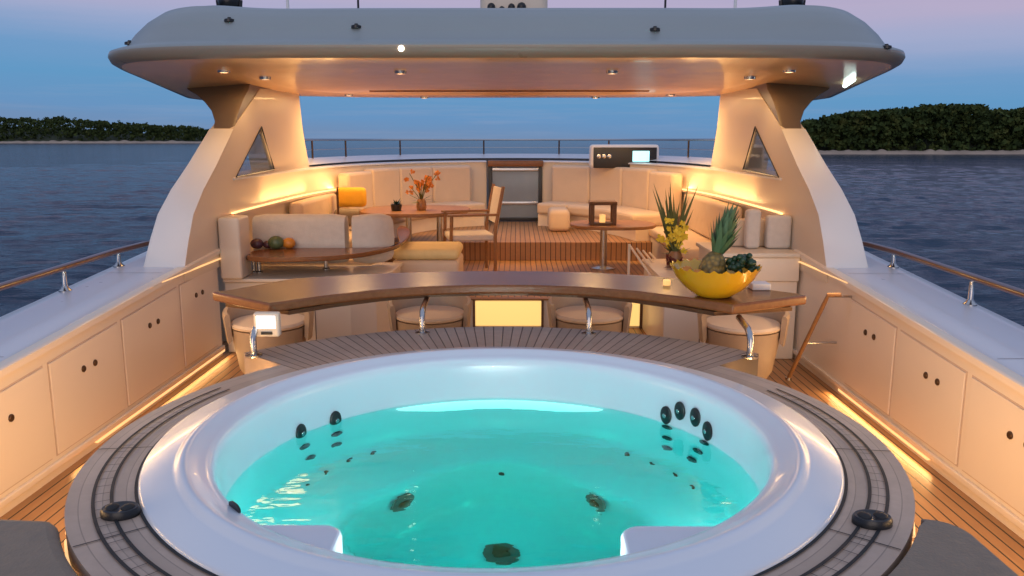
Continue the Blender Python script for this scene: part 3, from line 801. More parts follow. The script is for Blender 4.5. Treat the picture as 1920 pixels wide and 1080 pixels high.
def wallfill():
    for a in (168, 180, 192):
        x, y = .905*math.sin(R(a)), TUBY+.905*math.cos(R(a))
        o = area('tub_wall_fill', (x*.985, TUBY+(y-TUBY)*.985, -.075), (R(84), 0, 0), .16, .03, 2.8, (.86, 1, .97))  # added fill under the near lip, brightening the far wall above the water
        d = Vector((-x, -(y-TUBY), -.05)); o.rotation_euler = d.to_track_quat('-Z', 'Z').to_euler()
wallfill()
def surround():
    t = thing('tub_surround', 'weathered teak surround ring around the white hot tub', 'tub surround', (0, TUBY, DECK))
    def sector(r0, r1, a0, a1, n, z0, z1):
        p = circ(r0, a0, a1, n)+list(reversed(circ(r1, a0, a1, n)))
        mb = MB(); k = n+1
        i_ = circ(r0, a0, a1, n); o_ = circ(r1, a0, a1, n); vs = [(x, y, z1) for x, y in i_]+[(x, y, z1) for x, y in o_]+[(x, y, z0) for x, y in i_]+[(x, y, z0) for x, y in o_]
        fs = []
        for i in range(n):
            fs += [(i, i+1, k+i+1, k+i), (k+i, k+i+1, 3*k+i+1, 3*k+i), (i, i+1, 2*k+i+1, 2*k+i)]
        fs += [(0, k, 3*k, 2*k), (n, k+n, 3*k+n, 2*k+n)]
        return mb.add(vs, fs)
    sector(1.149, 1.66, -49, 49, 60, DECK+.001, -.022).build('back_planks', M['ringback'], t, angle=30)
    sector(1.149, 1.337, 49.02, 310.98, 160, DECK+.001, -.022).build('ring_planks', M['ringside'], t, angle=30)
    i_ = circ(1.1485, 0, 360, 180); o_ = circ(1.158, 0, 360, 180); k = 181
    MB().add([(x, y, -.0175) for x, y in i_]+[(x, y, -.0175) for x, y in o_], [(i, i+1, k+i+1, k+i) for i in range(180)]).build('caulk_joint', M['caulk'], t, smooth=False)
    # ladder-pattern inlay left and right
    for sg in (-1, 1):
        mb = MB(); 
        for rr in (1.218, 1.266):
            i_ = circ(rr-.0048, 66*sg, 174*sg, 70); o_ = circ(rr+.0048, 66*sg, 174*sg, 70); k = 71
            mb.add([(x, y, -.0175) for x, y in i_]+[(x, y, -.0175) for x, y in o_], [(i, i+1, k+i+1, k+i) for i in range(70)])
        a = 70
        while a < 172:
            p0 = circ(1.221, a*sg, a*sg, 1)[0]; p1 = circ(1.263, a*sg, a*sg, 1)[0]; da = .08
            q0 = circ(1.221, (a+da*1.4)*sg, 0, 1)[0]; q1 = circ(1.263, (a+da*1.4)*sg, 0, 1)[0]
            mb.add([(p0[0], p0[1], -.0178), (p1[0], p1[1], -.0178), (q1[0], q1[1], -.0178), (q0[0], q0[1], -.0178)], [(0, 1, 2, 3)]); a += 2.6
        mb.build('inlay', M['caulk'], t, smooth=False)
        for aa in (97, 128, 160):
            p0 = circ(1.152, aa*sg, 0, 1)[0]; p1 = circ(1.335, aa*sg, 0, 1)[0]; q0 = circ(1.152, (aa+.22)*sg, 0, 1)[0]; q1 = circ(1.335, (aa+.22)*sg, 0, 1)[0]
            MB().add([(p0[0], p0[1], -.0188), (p1[0], p1[1], -.0188), (q1[0], q1[1], -.0188), (q0[0], q0[1], -.0188)], [(0, 1, 2, 3)]).build('seam', M['caulk'], t, smooth=False)
    for a in (52, 78, 104, 130, -52, -78, -104, -130):
        i_ = circ(1.3385, a-12, a+12, 10); MB().tube([(x, y, -.105) for x, y in i_], .006, 6).build('led_strip', M['ledsoft'], t)  # strips added under the lip to go with the warm fill on the lockers
surround()
for a in (52, 78, 104, 130, -52, -78, -104, -130):
    o = area('surround_fill_light', (1.36*math.sin(R(a)), TUBY+1.36*math.cos(R(a)), -.115), (0, 0, 0), .54, .03, 3.3, WARM)  # added fill with no known source, aimed outward at the lockers
    o.rotation_euler = Vector((math.sin(R(a)), math.cos(R(a)), -.05)).to_track_quat('-Z', 'Y').to_euler()
for px, py, lab in ((225, 951, 'black oval deck fitting on the teak ring, left of the hot tub'), (1636, 967, 'black oval deck fitting on the teak ring, right of the hot tub')):
    p = pZ(px, py, -.0); p.z = -.021; t = thing('deck_fitting', lab, 'deck fitting', p)
    th_ = math.atan2(p.y-TUBY, p.x)
    rx, ry = .053, .042
    mb = MB(); n = 28; vs = []
    for k, z in ((1.0, 0), (1.0, .014), (.9, .022), (.66, .0222), (.6, .021), (0.02, .021)):
        for i in range(n): a = 2*PI*i/n; vs.append((p.x+rx*k*math.cos(a), p.y+ry*k*math.sin(a), p.z+z))
    mb.add(vs, [(j*n+i, j*n+(i+1) % n, (j+1)*n+(i+1) % n, (j+1)*n+i) for j in range(5) for i in range(n)]); mb.build('housing', M['black'], t, angle=50)
    for dx in (-.022, .022):
        MB().ball((p.x+dx, p.y, p.z+.019), .017, (1.15, 1.3, .6)).build('button', M['caulk'], t)

# sun pads at the bottom corners
def pad(sx, xo, label):
    pts = []
    ys = [1.1+.04*i for i in range(25)]
    inner = [(math.sqrt(1.352**2-(y-TUBY)**2) if abs(y-TUBY) < 1.352 else .1, y) for y in ys if y <= 2.05]
    y1 = inner[-1][1]
    poly = inner+[((inner[-1][0]+.03), y1+.03)]+[(xo-.09+.09*math.sin(R(b)), y1-.05+.09*math.cos(R(b))) for b in (0, 22, 45, 67, 90)]+[(xo, 1.1)]
    poly = [(sx*x, y) for x, y in poly]
    t = thing('sun_pad', label, 'sun pad', (sx*(xo-.2), 1.5, DECK))
    MB().prism(poly, DECK+.001, -.13).build('base', M['gel'], t, smooth=False, bev=.01)
    MB().prism(poly, -.128, -.015).build('cushion', M['taupe'], t, smooth=True, bev=.03)
pad(-1, 1.42, 'grey brown sun pad cushion in the bottom left corner')
pad(1, 1.27, 'grey brown sun pad cushion in the bottom right corner')

# ================================================================ bar counter
def bar():
    t = thing('bar_counter', 'long curved varnished teak bar counter on steel posts behind the hot tub', 'bar counter', (0, 4.5, -.02))
    front = [(-1.155, 3.93), (-.95, 4.12), (-.72, 4.28), (-.45, 4.40), (-.15, 4.455), (.15, 4.455), (.45, 4.40), (.72, 4.28), (.95, 4.11), (1.15, 3.92)]
    back = [(1.60, 4.165), (1.57, 4.23), (1.20, 4.56), (.90, 4.78), (.55, 4.91), (.2, 4.96), (-.2, 4.96), (-.55, 4.92), (-.9, 4.82), (-1.24, 4.68), (-1.50, 4.30), (-1.56, 4.25)]
    MB().prism(front+back, .148, .198).build('top', M['varnish'], t, smooth=True, bev=.012)
    inner = [(x*.93, y+.06) for x, y in front]+[(x*.94, y-.06) for x, y in back]
    MB().prism(inner, .128, .1485).build('subframe', M['darksteel'], t, smooth=False)
    for px, py in ((495, 652), (795, 618), (1102, 620), (1392, 657)):
        p = pZ(px, py, -.022); x, y = p.x, p.y
        y = min(y, TUBY+math.sqrt(1.57**2-x*x))
        yt = y+(.30 if abs(x) < .9 else .22)
        m = MB().lathe([(0, -.022), (.040, -.022), (.040, -.015), (.018, -.010), (.018, .0), (0, .0)], (x, y, 0), 18)
        m.tube([(x, y, -.015), (x, y, .06), (x, y+.02, .085), (x, y+.06, .105), (x, yt, .125)], .016, 10)
        m.build('post', M['steel'], t)
bar()
# control panel hanging at the left post
p = pY(500, 608, 3.80)
t = thing('control_panel', 'small white tub control unit with bright screen at the left bar post', 'control panel', (p.x, 3.80, p.z-.06))
MB().box(p.x-.062, p.x+.062, 3.79, 3.835, p.z-.062, p.z+.058, .012).build('case', M['gel'], t)
MB().box(p.x-.046, p.x+.046, 3.785, 3.7895, p.z-.018, p.z+.044, .001).build('screen', M['screenw'], t)
MB().box(p.x-.025, p.x+.030, 3.782, 3.7895, p.z-.048, p.z-.034, .002).build('button', M['black'], t)

# bowl, pineapple, grapes, napkin on the counter
p = pZ(1346, 561, .198); bx, by = p.x, p.y+.085
t = tag(MB().lathe([(0, .200), (.085, .200), (.095, .206), (.15, .245), (.20, .30), (.226, .352), (.230, .358), (.218, .352), (.19, .30), (.14, .255), (.08, .225), (0, .22)], (bx, by, 0), 72).build('fruit_bowl', M['yellow'], base=(bx, by, .2)), 'large yellow scalloped bowl holding a pineapple on the bar counter', 'bowl')
for v in t.data.vertices:      # scalloped lip
    r = math.hypot(v.co.x, v.co.y); a = math.atan2(v.co.y, v.co.x)
    if v.co.z > .09: v.co.z += .009*math.cos(24*a)*min(1, (v.co.z-.09)/.05); 
    if r > .1: k = 1+.012*math.cos(24*a); v.co.x *= k; v.co.y *= k
base = Vector((bx-.045, by-.01, .255)); top_ = pY(1342, 478, by-.01)
def pineapple():
    t = thing('pineapple', 'pineapple with long green leaves standing tilted in the yellow bowl', 'pineapple', base)
    ax = (pY(1372, 395, by+.03)-base).normalized(); q = ax.to_track_quat('Z', 'Y').to_matrix().to_4x4()
    L = .185
    MB().lathe([(0, 0), (.04, .005), (.062, .04), (.068, .085), (.062, .13), (.045, .165), (.02, L), (0, L)], base, 28, M4=q).build('fruit', M['pineskin'], t)
    mb = MB(); rnd = random.Random(3)
    for k in range(60):
        h = .165+.13*k/60; a = k*2.4; sp = (1-k/60)*.062+.02; ln = .10+.07*rnd.random()
        root_ = Vector((math.cos(a)*.014, math.sin(a)*.014, h-.01)); mid = Vector((math.cos(a)*sp*.8, math.sin(a)*sp*.8, h+ln*.55)); tip = Vector((math.cos(a)*sp*1.25, math.sin(a)*sp*1.25, h+ln*1.0))
        side = Vector((-math.sin(a), math.cos(a), 0)); w = .015
        pts = [root_-side*w, root_+side*w, mid+side*w*.9, tip, mid-side*w*.9]
        mb.add([q @ v+base for v in pts], [(0, 1, 2, 4), (4, 2, 3)])
    mb.build('crown', M['leaf'], t, smooth=False)
pineapple()
def grapes():
    mb = MB(); rnd = random.Random(5)
    for k in range(46):
        u = rnd.random(); a = rnd.uniform(0, 2*PI); c = Vector((bx+.06+.13*u, by-.02, .335+.05*math.sin(u*3)))+Vector((rnd.uniform(-.03, .03), rnd.uniform(-.06, .06), rnd.uniform(-.02, .03)))
        mb.ball(c, .017, n=10, m=6)
    mb.tube([(bx+.02, by, .40), (bx+.12, by-.02, .40), (bx+.19, by-.03, .365)], .004, 6)
    tag(mb.build('grapes', M['grape']), 'dark green bunch of grapes right of the pineapple in the bowl', 'grapes')
    mb = MB()
    for dx, dy in ((-.13, .0), (-.09, -.08), (-.14, .07)): mb.ball((bx+dx, by+dy, .325), .036, jit=.01)
grapes()
for dx, dy, lab in ((-.140, .03, 'small orange fruit at the left inside the yellow bowl'), (-.105, -.075, 'small orange fruit in front of the pineapple in the yellow bowl')):
    tag(MB().ball((bx+dx, by+dy, .318), .034).build('orange', M['orange']), lab, 'fruit')
p = pZ(1428, 545, .198); tag(MB().box(p.x-.05, p.x+.05, p.y, p.y+.10, .199, .235, .006).build('napkin_stack', M['paper']), 'white napkin stack beside the yellow bowl on the bar counter', 'napkins')
p = pZ(1250, 535, .198); mb = MB().lathe([(0, .199), (.02, .199), (.022, .225), (.018, .23), (0, .23)], (p.x, p.y, 0), 16); tag(mb.build('tea_light', M['candle']), 'tiny glowing tea light on the counter left of the yellow bowl', 'candle')

# ================================================================ tub chairs behind the bar
def chair0():
    t = thing('tub_chair', 'x', 'chair', (0, 0, 0), 'low round chairs behind the bar counter')
    mb = MB(); n = 36; a0, a1 = R(-25), R(205); vs = []
    for i in range(n+1):
        a = a0+(a1-a0)*i/n; h = .50+.03*math.sin(a)
        for r, z in ((.262, .30), (.282, h-.02), (.272, h), (.252, h), (.246, h-.02), (.240, .32)):
            vs.append((r*math.cos(a), r*math.sin(a), z))
    k = 6; fs = [(i*k+j, (i+1)*k+j, (i+1)*k+(j+1) % k, i*k+(j+1) % k) for i in range(n) for j in range(k)]+[tuple(range(k)), tuple(n*k+j for j in range(k))]
    mb.add(vs, fs).build('backrest', M['tan'], t)
    MB().lathe([(0, .385), (.215, .385), (.236, .395), (.238, .408), (.225, .422), (0, .428)], (0, 0, 0), 40).build('seat', M['leather'], t)
    MB().lathe([(0, .06), (.16, .06), (.195, .12), (.225, .30), (.232, .384), (0, .384)], (0, 0, 0), 40).build('barrel_base', M['tan'], t)
    MB().lathe([(0, 0), (.13, 0), (.13, .03), (.10, .059), (0, .059)], (0, 0, 0), 30).build('foot', M['rattan'], t)
    return t
proto = chair0()
for i, (x, y, rz, lab) in enumerate(((-1.50, 5.02, 12, 'leftmost low round chair behind the bar by the control unit'), (-.50, 5.26, 4, 'low round chair left of the glowing step behind the bar'),
                                     (.56, 5.26, -4, 'low round chair right of the glowing step behind the bar'), (1.50, 4.98, -12, 'rightmost low round chair behind the bar under the yellow bowl'))):
    o = proto if i == 0 else copy_tree(proto); o.location = (x, y, DECK+.0); o.rotation_euler = (0, 0, R(rz)); o['label'] = lab

# ================================================================ left lounge: cabinet, raised teak shelf, sofa back
t = thing('sofa_cabinet', 'low white curved cabinet behind the left sofa carrying the teak shelf', 'cabinet', (-1.6, 6.1, DECK))
cabp = smooth_poly([(-2.05, 5.78), (-1.35, 5.80), (-.95, 5.98), (-.86, 6.35), (-.86, 6.55), (-2.05, 6.55)], 1)
MB().prism([(-2.056, 5.78), (-1.4, 5.78), (-1.15, 5.83), (-.98, 5.95), (-.90, 6.12), (-.88, 6.57), (-2.056, 6.57)], DECK+.001, -.02).build('body', M['gel'], t, smooth=False, bev=.01)
MB().prism([(-2.056, 5.755), (-1.39, 5.755), (-1.14, 5.81), (-.965, 5.935), (-.88, 6.11), (-.86, 6.572), (-2.056, 6.572)], -.018, .008).build('countertop', M['gel'], t, smooth=False, bev=.008)
for x in (-1.75, -1.4): MB().box(x-.002, x+.002, 5.776, 5.779, DECK+.05, -.05).build('door_seam', M['darksteel'], t)
tag(MB().box(-2.056, -1.90, 5.72, 5.95, .009, .455, .02).build('end_panel', M['gel']), 'upright cream end panel at the left wall beside the sofa back', 'panel')
t = thing('teak_shelf', 'curved glossy teak counter with fruit behind the left sofa', 'counter', (-1.5, 6.2, .01))
shelf = smooth_poly([(-1.93, 5.80), (-1.72, 5.70), (-1.30, 5.76), (-1.02, 6.0), (-.86, 6.5), (-.88, 7.3), (-1.0, 7.9), (-1.10, 7.9), (-1.0, 7.2), (-.88, 6.6), (-.93, 6.28), (-1.3, 6.25), (-1.93, 6.25)], 2)
MB().prism(shelf, .135, .170).build('top', M['varnish'], t, bev=.008)
for px, py in ((474, 512), (484, 512), (610, 506)):
    p = pZ(px, py, .008); MB().lathe([(0, .009), (.03, .009), (.03, .016), (.017, .022), (.017, .120), (.035, .134), (0, .134)], (p.x, p.y+.03, 0), 14).build('post', M['steel'], t)
for k, (px, py, rr, m, lab) in enumerate(((480, 458, .045, 'plum', 'dark plum coloured fruit leftmost on the curved teak shelf'), (498, 459, .034, 'plum', 'small dark fruit second from left on the curved teak shelf'), (516, 450, .056, 'melon', 'green melon in the middle of the fruit on the teak shelf'),
                                   (538, 457, .046, 'orange', 'orange fruit at the right end of the fruit on the teak shelf'))):
    p = pZ(px, 468, .170); tag(MB().ball((p.x, p.y+.03+.03*(k % 2), .170+rr*.92), rr, (1.1, 1, .92), 18, 12).build('fruit', M[m]), lab, 'fruit')
# sofa with curved back
def curved_sofa():
    t = thing('sofa', 'cream curved sofa with high rounded back behind the teak shelf', 'sofa', (-1.7, 7.0, DECK2))
    path = [(-1.99+.09*i, 6.36) for i in range(9)]+[(-1.22, 6.36), (-1.10, 6.37), (-1.02, 6.41), (-.985, 6.48)]
    def roll(path, r, z0, z1, mat, name, par):
        mb = MB(); vs = []; k = 12
        sec = []
        for i in range(k): a = 2*PI*i/k; ca, sa = math.cos(a), math.sin(a); sec.append((r*math.copysign(abs(ca)**.6, ca), (z0+z1)/2+(z1-z0)/2*math.copysign(abs(sa)**.5, sa)))
        m = len(path)
        for i, (x, y) in enumerate(path):
            a = path[max(0, i-1)]; b = path[min(m-1, i+1)]; d = Vector((b[0]-a[0], b[1]-a[1])).normalized(); nn = Vector((-d.y, d.x))
            e = .93 if i in (0, m-1) else 1
            for u, z in sec: vs.append((x+nn.x*u*e, y+nn.y*u*e, (z0+z1)/2+(z-(z0+z1)/2)*e))
        mb.add(vs, [(i*k+j, i*k+(j+1) % k, (i+1)*k+(j+1) % k, (i+1)*k+j) for i in range(m-1) for j in range(k)]+[tuple(range(k)), tuple((m-1)*k+j for j in range(k))])
        return mb.build(name, mat, par, angle=70)
    n = 8
    roll(path[:n+1], .095, .03, .425, M['linen'], 'back_cushion', t)
    roll(path[n+1:], .095, .03, .425, M['linen'], 'back_cushion', t)
    MB().prism([(-2.05, 6.46), (-1.10, 6.46), (-1.08, 6.55), (-1.08, 7.0), (-2.05, 7.0)], DECK2+.15, .04).build('seat', M['leather'], t, bev=.03)
    MB().prism([(-2.05, 6.58), (-1.11, 6.58), (-1.10, 6.6), (-1.10, 6.98), (-2.05, 6.98)], DECK2+.001, DECK2+.149).build('base', M['gel'], t, smooth=False)
curved_sofa()
# cream pouf, yellow light from above put into its top's colour
t = thing('pouf', 'square cream pouf glowing yellow on top behind the bar, left of centre', 'pouf', (-.72, 7.0, DECK2))
MB().box(-.98, -.41, 6.72, 7.3, DECK2+.02, .0, .04).build('body', M['leather'], t)
MB().box(-.98, -.41, 6.72, 7.3, .001, .095, .045).build('cushion', M['yellowlit'], t)

# ================================================================ right side cabinet and bits
t = thing('galley_cabinet', 'cream galley cabinet with pale top against the right wall', 'cabinet', (1.7, 5.9, DECK))
MB().box(1.12, 2.056, 5.62, 6.56, DECK+.001, .02, .01).build('body', M['gelpanel'], t)
MB().box(1.48, 2.056, 5.60, 6.2, .021, .19, .006).build('upper_body', M['gelpanel'], t)
MB().box(1.46, 2.058, 5.58, 6.22, .191, .222, .008).build('countertop', M['gel'], t)
MB().box(1.10, 1.478, 5.60, 6.57, .021, .040, .006).build('side_top', M['gel'], t)
for x in (1.38, 1.72): MB().box(x-.002, x+.002, 5.615, 5.619, DECK+.08, -.02).build('door_seam', M['darksteel'], t)
for a, b, c, d, lab in ((1395, 1425, 392, 456, 'narrow cream cushion left of the square one on the right counter'), (1433, 1482, 403, 461, 'square pale cream cushion on the right counter against the wall')):
    p0 = pY(a, d, 5.86); p1 = pY(b, c, 5.86)
    tag(MB().box(p0.x, p1.x, 5.80, 5.90, .223, p1.z, .028).build('cushion', M['linen']), lab, 'cushion')
tag(MB().box(1.60, 2.0, 5.93, 5.99, .223, .43, .02).build('backboard', M['leather']), 'tan padded board behind the cushions on the right counter', 'backboard')
# teak handrail on the right
t = thing('grab_rail', 'sloping slim teak grab rail below the right end of the bar counter', 'grab rail', (1.88, 4.9, DECK))
a = Vector(pX(1553, 553, 1.93)); b = Vector(pX(1478, 712, 1.80)); b = pY(1478, 710, 5.05)
MB().tube([a+Vector((.07, -.02, .005)), a, a+(b-a)*.1, b], .013, 10).build('rail', M['teakfurn'], t)
mb = a+(b-a)*.55
MB().tube([mb, (2.07, mb.y, mb.z)], .007, 8).build('bracket', M['steel'], t)
MB().tube([a+Vector((0, 0, -.01)), (2.07, a.y, a.z-.01)], .007, 8).build('bracket', M['steel'], t)
MB().lathe([(0, b.z-.01), (.02, b.z-.01), (.02, b.z+.01), (0, b.z+.01)], (b.x, b.y, 0), 12).build('foot', M['steel'], t)
# stair rail behind the bar
t = thing('stair_rail', 'small slanted cream stair rails just left of the yellow flowers', 'stair rail', (.95, 6.3, DECK2))
for k in range(4):
    a = pY(1182+12*k, 462+4*k, 6.35+.1*k); b = pY(1222+14*k, 520+2*k, 6.0+.05*k)
    MB().tube([a, b], .009, 8).build('bar', M['gel'], t)
a = pY(1180, 458, 6.4); MB().tube([a, (a.x, a.y, DECK+.2)], .011, 8).build('post', M['gel'], t)
# wall cove light lines (inside lounge)
def cove(sx, label):
    t = thing('cove_light', label, 'cove light', (sx*2.0, 7, .45))
    pts = [(x, y) for x, y in FC if 5.9 < y < 11.0]; path = [(-2.055, 6.0)]+smooth_poly(pts, 2, False)
    mb = MB(); vs = []; m = len(path)
    for i, (x, y) in enumerate(path):
        a = path[max(0, i-1)]; b = path[min(m-1, i+1)]; d = Vector((b[0]-a[0], b[1]-a[1])).normalized(); nn = Vector((d.y, -d.x))
        for u, z in ((.0, .435), (.035, .435), (.035, .455), (0, .455)): vs.append((-sx*(x+nn.x*u), y+nn.y*u, z))
    mb.add(vs, [(i*4+j, i*4+(j+1) % 4, (i+1)*4+(j+1) % 4, (i+1)*4+j) for i in range(m-1) for j in range(4)]); mb.build('shelf', M['gel'], t, smooth=False)
    mb = MB(); vs = []
    for i, (x, y) in enumerate(path):
        a = path[max(0, i-1)]; b = path[min(m-1, i+1)]; d = Vector((b[0]-a[0], b[1]-a[1])).normalized(); nn = Vector((d.y, -d.x))
        for u, z in ((.006, .457), (.026, .457), (.026, .465), (.006, .465)): vs.append((-sx*(x+nn.x*u), y+nn.y*u, z))
    mb.add(vs, [(i*4+j, i*4+(j+1) % 4, (i+1)*4+(j+1) % 4, (i+1)*4+j) for i in range(m-1) for j in range(4)]); mb.build('led_strip', M['led'], t, smooth=False)
cove(-1 if False else 1, 'glowing cove light line along the left lounge wall')
cove(-1, 'glowing cove light line along the right lounge wall')

# forward coaming wall (one curved wall with gap for the gate)
def coaming(sx, label):
    t = thing('coaming', label, 'coaming', (sx*1.8, 8.5, DECK2))
    path = smooth_poly(FC, 2, False); m = len(path); vs = []; vc = []
    for i, (x, y) in enumerate(path):
        a = path[max(0, i-1)]; b = path[min(m-1, i+1)]; d = Vector((b[0]-a[0], b[1]-a[1])).normalized(); nn = Vector((-d.y, d.x))
        zt = .70+.0*y
        for u, z in ((0, DECK), (0, zt), (.16, zt), (.16, DECK)): vs.append((-sx*(x+nn.x*u), y+nn.y*u, z))
        for u, z in ((-.02, zt), (-.02, zt+.014), (.0, zt+.022), (.15, zt+.022), (.18, zt+.01), (.18, zt)): vc.append((-sx*(x+nn.x*u), y+nn.y*u, z))
    MB().add(vs, [(i*4+j, i*4+(j+1) % 4, (i+1)*4+(j+1) % 4, (i+1)*4+j) for i in range(m-1) for j in range(4)]+[(0, 1, 2, 3), tuple((m-1)*4+j for j in range(4))]).build('wall', M['gel'], t, angle=30)
    k = 6
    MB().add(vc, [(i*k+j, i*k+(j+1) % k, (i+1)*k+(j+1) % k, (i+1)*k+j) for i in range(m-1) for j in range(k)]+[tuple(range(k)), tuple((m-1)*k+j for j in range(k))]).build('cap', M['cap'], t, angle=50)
coaming(1, 'curved cream lounge wall round the left side up to the glass gate')
coaming(-1, 'curved cream lounge wall round the right side up to the glass gate')
# foredeck shell in front of coaming
mb = MB(); pts = [(-2.3, 8.5), (-2.2, 9.6), (-1.8, 10.9), (-1.1, 11.75), (0, 12.05), (1.1, 11.75), (1.8, 10.9), (2.2, 9.6), (2.3, 8.5)]
sp = smooth_poly(pts, 2, False); inn = [(x*.9, y-.35) for x, y in sp]; n = len(sp)
vs = [(x, y, .745) for x, y in inn]+[(x, y, .80) for x, y in sp]+[(x*1.08, y+.35, .2) for x, y in sp]+[(x*1.1, y+.45, -1.2) for x, y in sp]
mb.add(vs, [(r*n+i, r*n+i+1, (r+1)*n+i+1, (r+1)*n+i) for r in range(3) for i in range(n-1)])
tag(mb.build('windscreen_cowl', M['cap']), 'curved white cowl forward of the lounge below the bow rail', 'cowl')
# bow rail
t = thing('bow_rail', 'thin steel rail with stanchions curving across the far end', 'rail', (0, 11.6, .77))
rp = [(x*.99, y-.03, 1.0) for x, y in sp]
MB().tube(rp, .013, 8).build('top_rail', M['steel'], t)
MB().tube([(x, y, .89) for x, y, z in rp], .006, 6).build('wire', M['steel'], t)
for px in (590, 645, 750, 895, 1035, 1140, 1285, 1350):
    X = None; best = None
    for x, y, z in rp:
        u = (x-CAM.x)/y*F/.984+970
        if best is None or abs(u-px) < best[0]: best = (abs(u-px), x, y)
    MB().tube([(best[1], best[2], .77), (best[1], best[2], 1.0)], .011, 8).build('stanchion', M['darksteel'], t)
# glass gate
a = pY(916, 303, 11.05); b = pY(1016, 412, 11.05)
t = thing('glass_gate', 'grey framed frosted glass gate with teak top at the lounge centre', 'gate', ((a.x+b.x)/2, 11.05, DECK3))
zt = .70; zb = DECK3+.01; x0, x1 = a.x, b.x
for xx in (x0, x1-.05): MB().box(xx, xx+.05, 11.0, 11.06, zb, zt-.06, .006).build('stile', M['black'], t)
for zz in (zb, zb+.22, zt-.12): MB().box(x0+.05, x1-.05, 11.01, 11.05, zz, zz+.045, .005).build('crossbar', M['steel'] if zz != zb else M['black'], t)
MB().box(x0+.05, x1-.05, 11.025, 11.035, zb+.045, zb+.22).build('pane', M['glass'], t)
MB().box(x0+.05, x1-.05, 11.025, 11.035, zb+.265, zt-.12).build('pane', M['glass'], t)
MB().box(x0-.01, x1+.01, 10.97, 11.08, zt-.055, zt+.025, .01).build('teak_cap', M['varnish'], t)
# helm console with dashboard screens
a = pY(1107, 315, 10.2); b = pY(1237, 271, 10.2)
t = thing('helm_console', 'white framed black helm dashboard with a lit cyan screen', 'helm console', ((a.x+b.x)/2, 10.2, .66))
MB().box(a.x, b.x, 10.20, 10.45, .658, b.z, .04).build('housing', M['boat'], t)
MB().box(a.x+.035, b.x-.035, 10.18, 10.199, a.z+.0, b.z-.035, .008).build('dash_panel', M['black'], t)
c0 = pY(1186, 303, 10.17); c1 = pY(1218, 283, 10.17)
MB().box(c0.x, c1.x, 10.168, 10.179, c0.z, c1.z, .003).build('screen', M['screen'], t)
for px in (1123, 1133, 1143): 
    p = pY(px, 293, 10.17); MB().disc((p.x, 10.178, p.z), (0, -1, 0), .028, .006, 16).build('gauge', M['steel'], t)
    
# chrome lamp near right wing
p = pY(1369, 284, 8.6); t = thing('horn', 'small chrome horn on the coaming beside the right arch wing', 'horn', (p.x, 8.6, .72))
MB().tube([(p.x, 8.6, .722), (p.x, 8.6, p.z-.02)], .012, 8).build('stem', M['steel'], t)
MB().lathe([(0, 0), (.05, 0), (.045, .02), (.02, .06), (.015, .12), (0, .12)], (p.x, 8.55, p.z), 16, M4=Matrix.Rotation(-PI/2, 4, 'X')).build('bell', M['boat'], t)

# ================================================================ forward lounge furniture
def _old_banquette(x0, x1, label, cush, arm=None):
    t = thing('banquette', label, 'sofa', ((x0+x1)/2, 10.3, DECK3))
    y0, y1 = 9.75, 10.42
    MB().box(x0, x1, y0+.03, y1, DECK3+.002, .10, .02).build('base', M['gel'], t)
    w = (x1-x0)/cush
    for k in range(cush):
        MB().box(x0+k*w+.006, x0+(k+1)*w-.006, y0, y1-.12, .102, .22, .04).build('seat', M['leather'], t)
        MB().box(x0+k*w+.006, x0+(k+1)*w-.006, y1-.16, y1, .2, .655, .06).build('backrest', M['leather'], t)
    if arm: MB().box(arm[0], arm[1], y0-.35, y1, DECK3+.01, .17, .06).build('armrest', M['leather'], t)
def offset_path(path, d):
    out = []; m = len(path)
    for i, (x, y) in enumerate(path):
        a = path[max(0, i-1)]; b = path[min(m-1, i+1)]; t_ = Vector((b[0]-a[0], b[1]-a[1])).normalized(); out.append((x+t_.y*d, y-t_.x*d))
    return out
def resample(path, n):
    L = [0]
    for a, b in zip(path, path[1:]): L.append(L[-1]+math.hypot(b[0]-a[0], b[1]-a[1]))
    out = []
    for k in range(n+1):
        q = L[-1]*k/n; i = max(j for j in range(len(L)) if L[j] <= q+1e-9); i = min(i, len(path)-2); f = (q-L[i])/(L[i+1]-L[i]); out.append((path[i][0]+(path[i+1][0]-path[i][0])*f, path[i][1]+(path[i+1][1]-path[i][1])*f))
    return out
def strip_solid(pin, pout, z0, z1, bev_=.02):
    poly = pin+list(reversed(pout)); return MB().prism(poly, z0, z1)
def curved_banquette(sx, label):
    t = thing('banquette', label, 'sofa', (sx*1.3, 10.2, DECK3))
    base_ = [(x, y) for x, y in smooth_poly(FC, 2, False) if y > 8.95 and x < -.60]
    base_ = resample(base_, 40); k = 4; seg = 40//k
    m_ = lambda pts: [(-sx*x, y) for x, y in pts]
    for c in range(k):
        p = base_[c*seg:(c+1)*seg+1]
        strip_solid(m_(offset_path(p, .03)), m_(offset_path(p, .17)), .16, .665 if c > 0 else .64).build('backrest', M['leather'], t, smooth=True, bev=.035)
        strip_solid(m_(offset_path(p, .172)), m_(offset_path(p, .62)), .06, .20).build('seat', M['leather'], t, smooth=True, bev=.04)
    strip_solid(m_(offset_path(base_, .04)), m_(offset_path(base_, .57)), DECK3+.002 if True else 0, .058).build('base', M['gelpanel'], t, smooth=False)
curved_banquette(-1, 'tan padded curved sofa wrapping the far left corner of the lounge')
curved_banquette(1, 'tan padded curved sofa wrapping the far right corner of the lounge')
tag(MB().box(.46, .72, 9.75, 10.25, DECK3+.004, .17, .06).build('ottoman', M['leather']), 'small tan ottoman just right of the glass gate', 'ottoman')
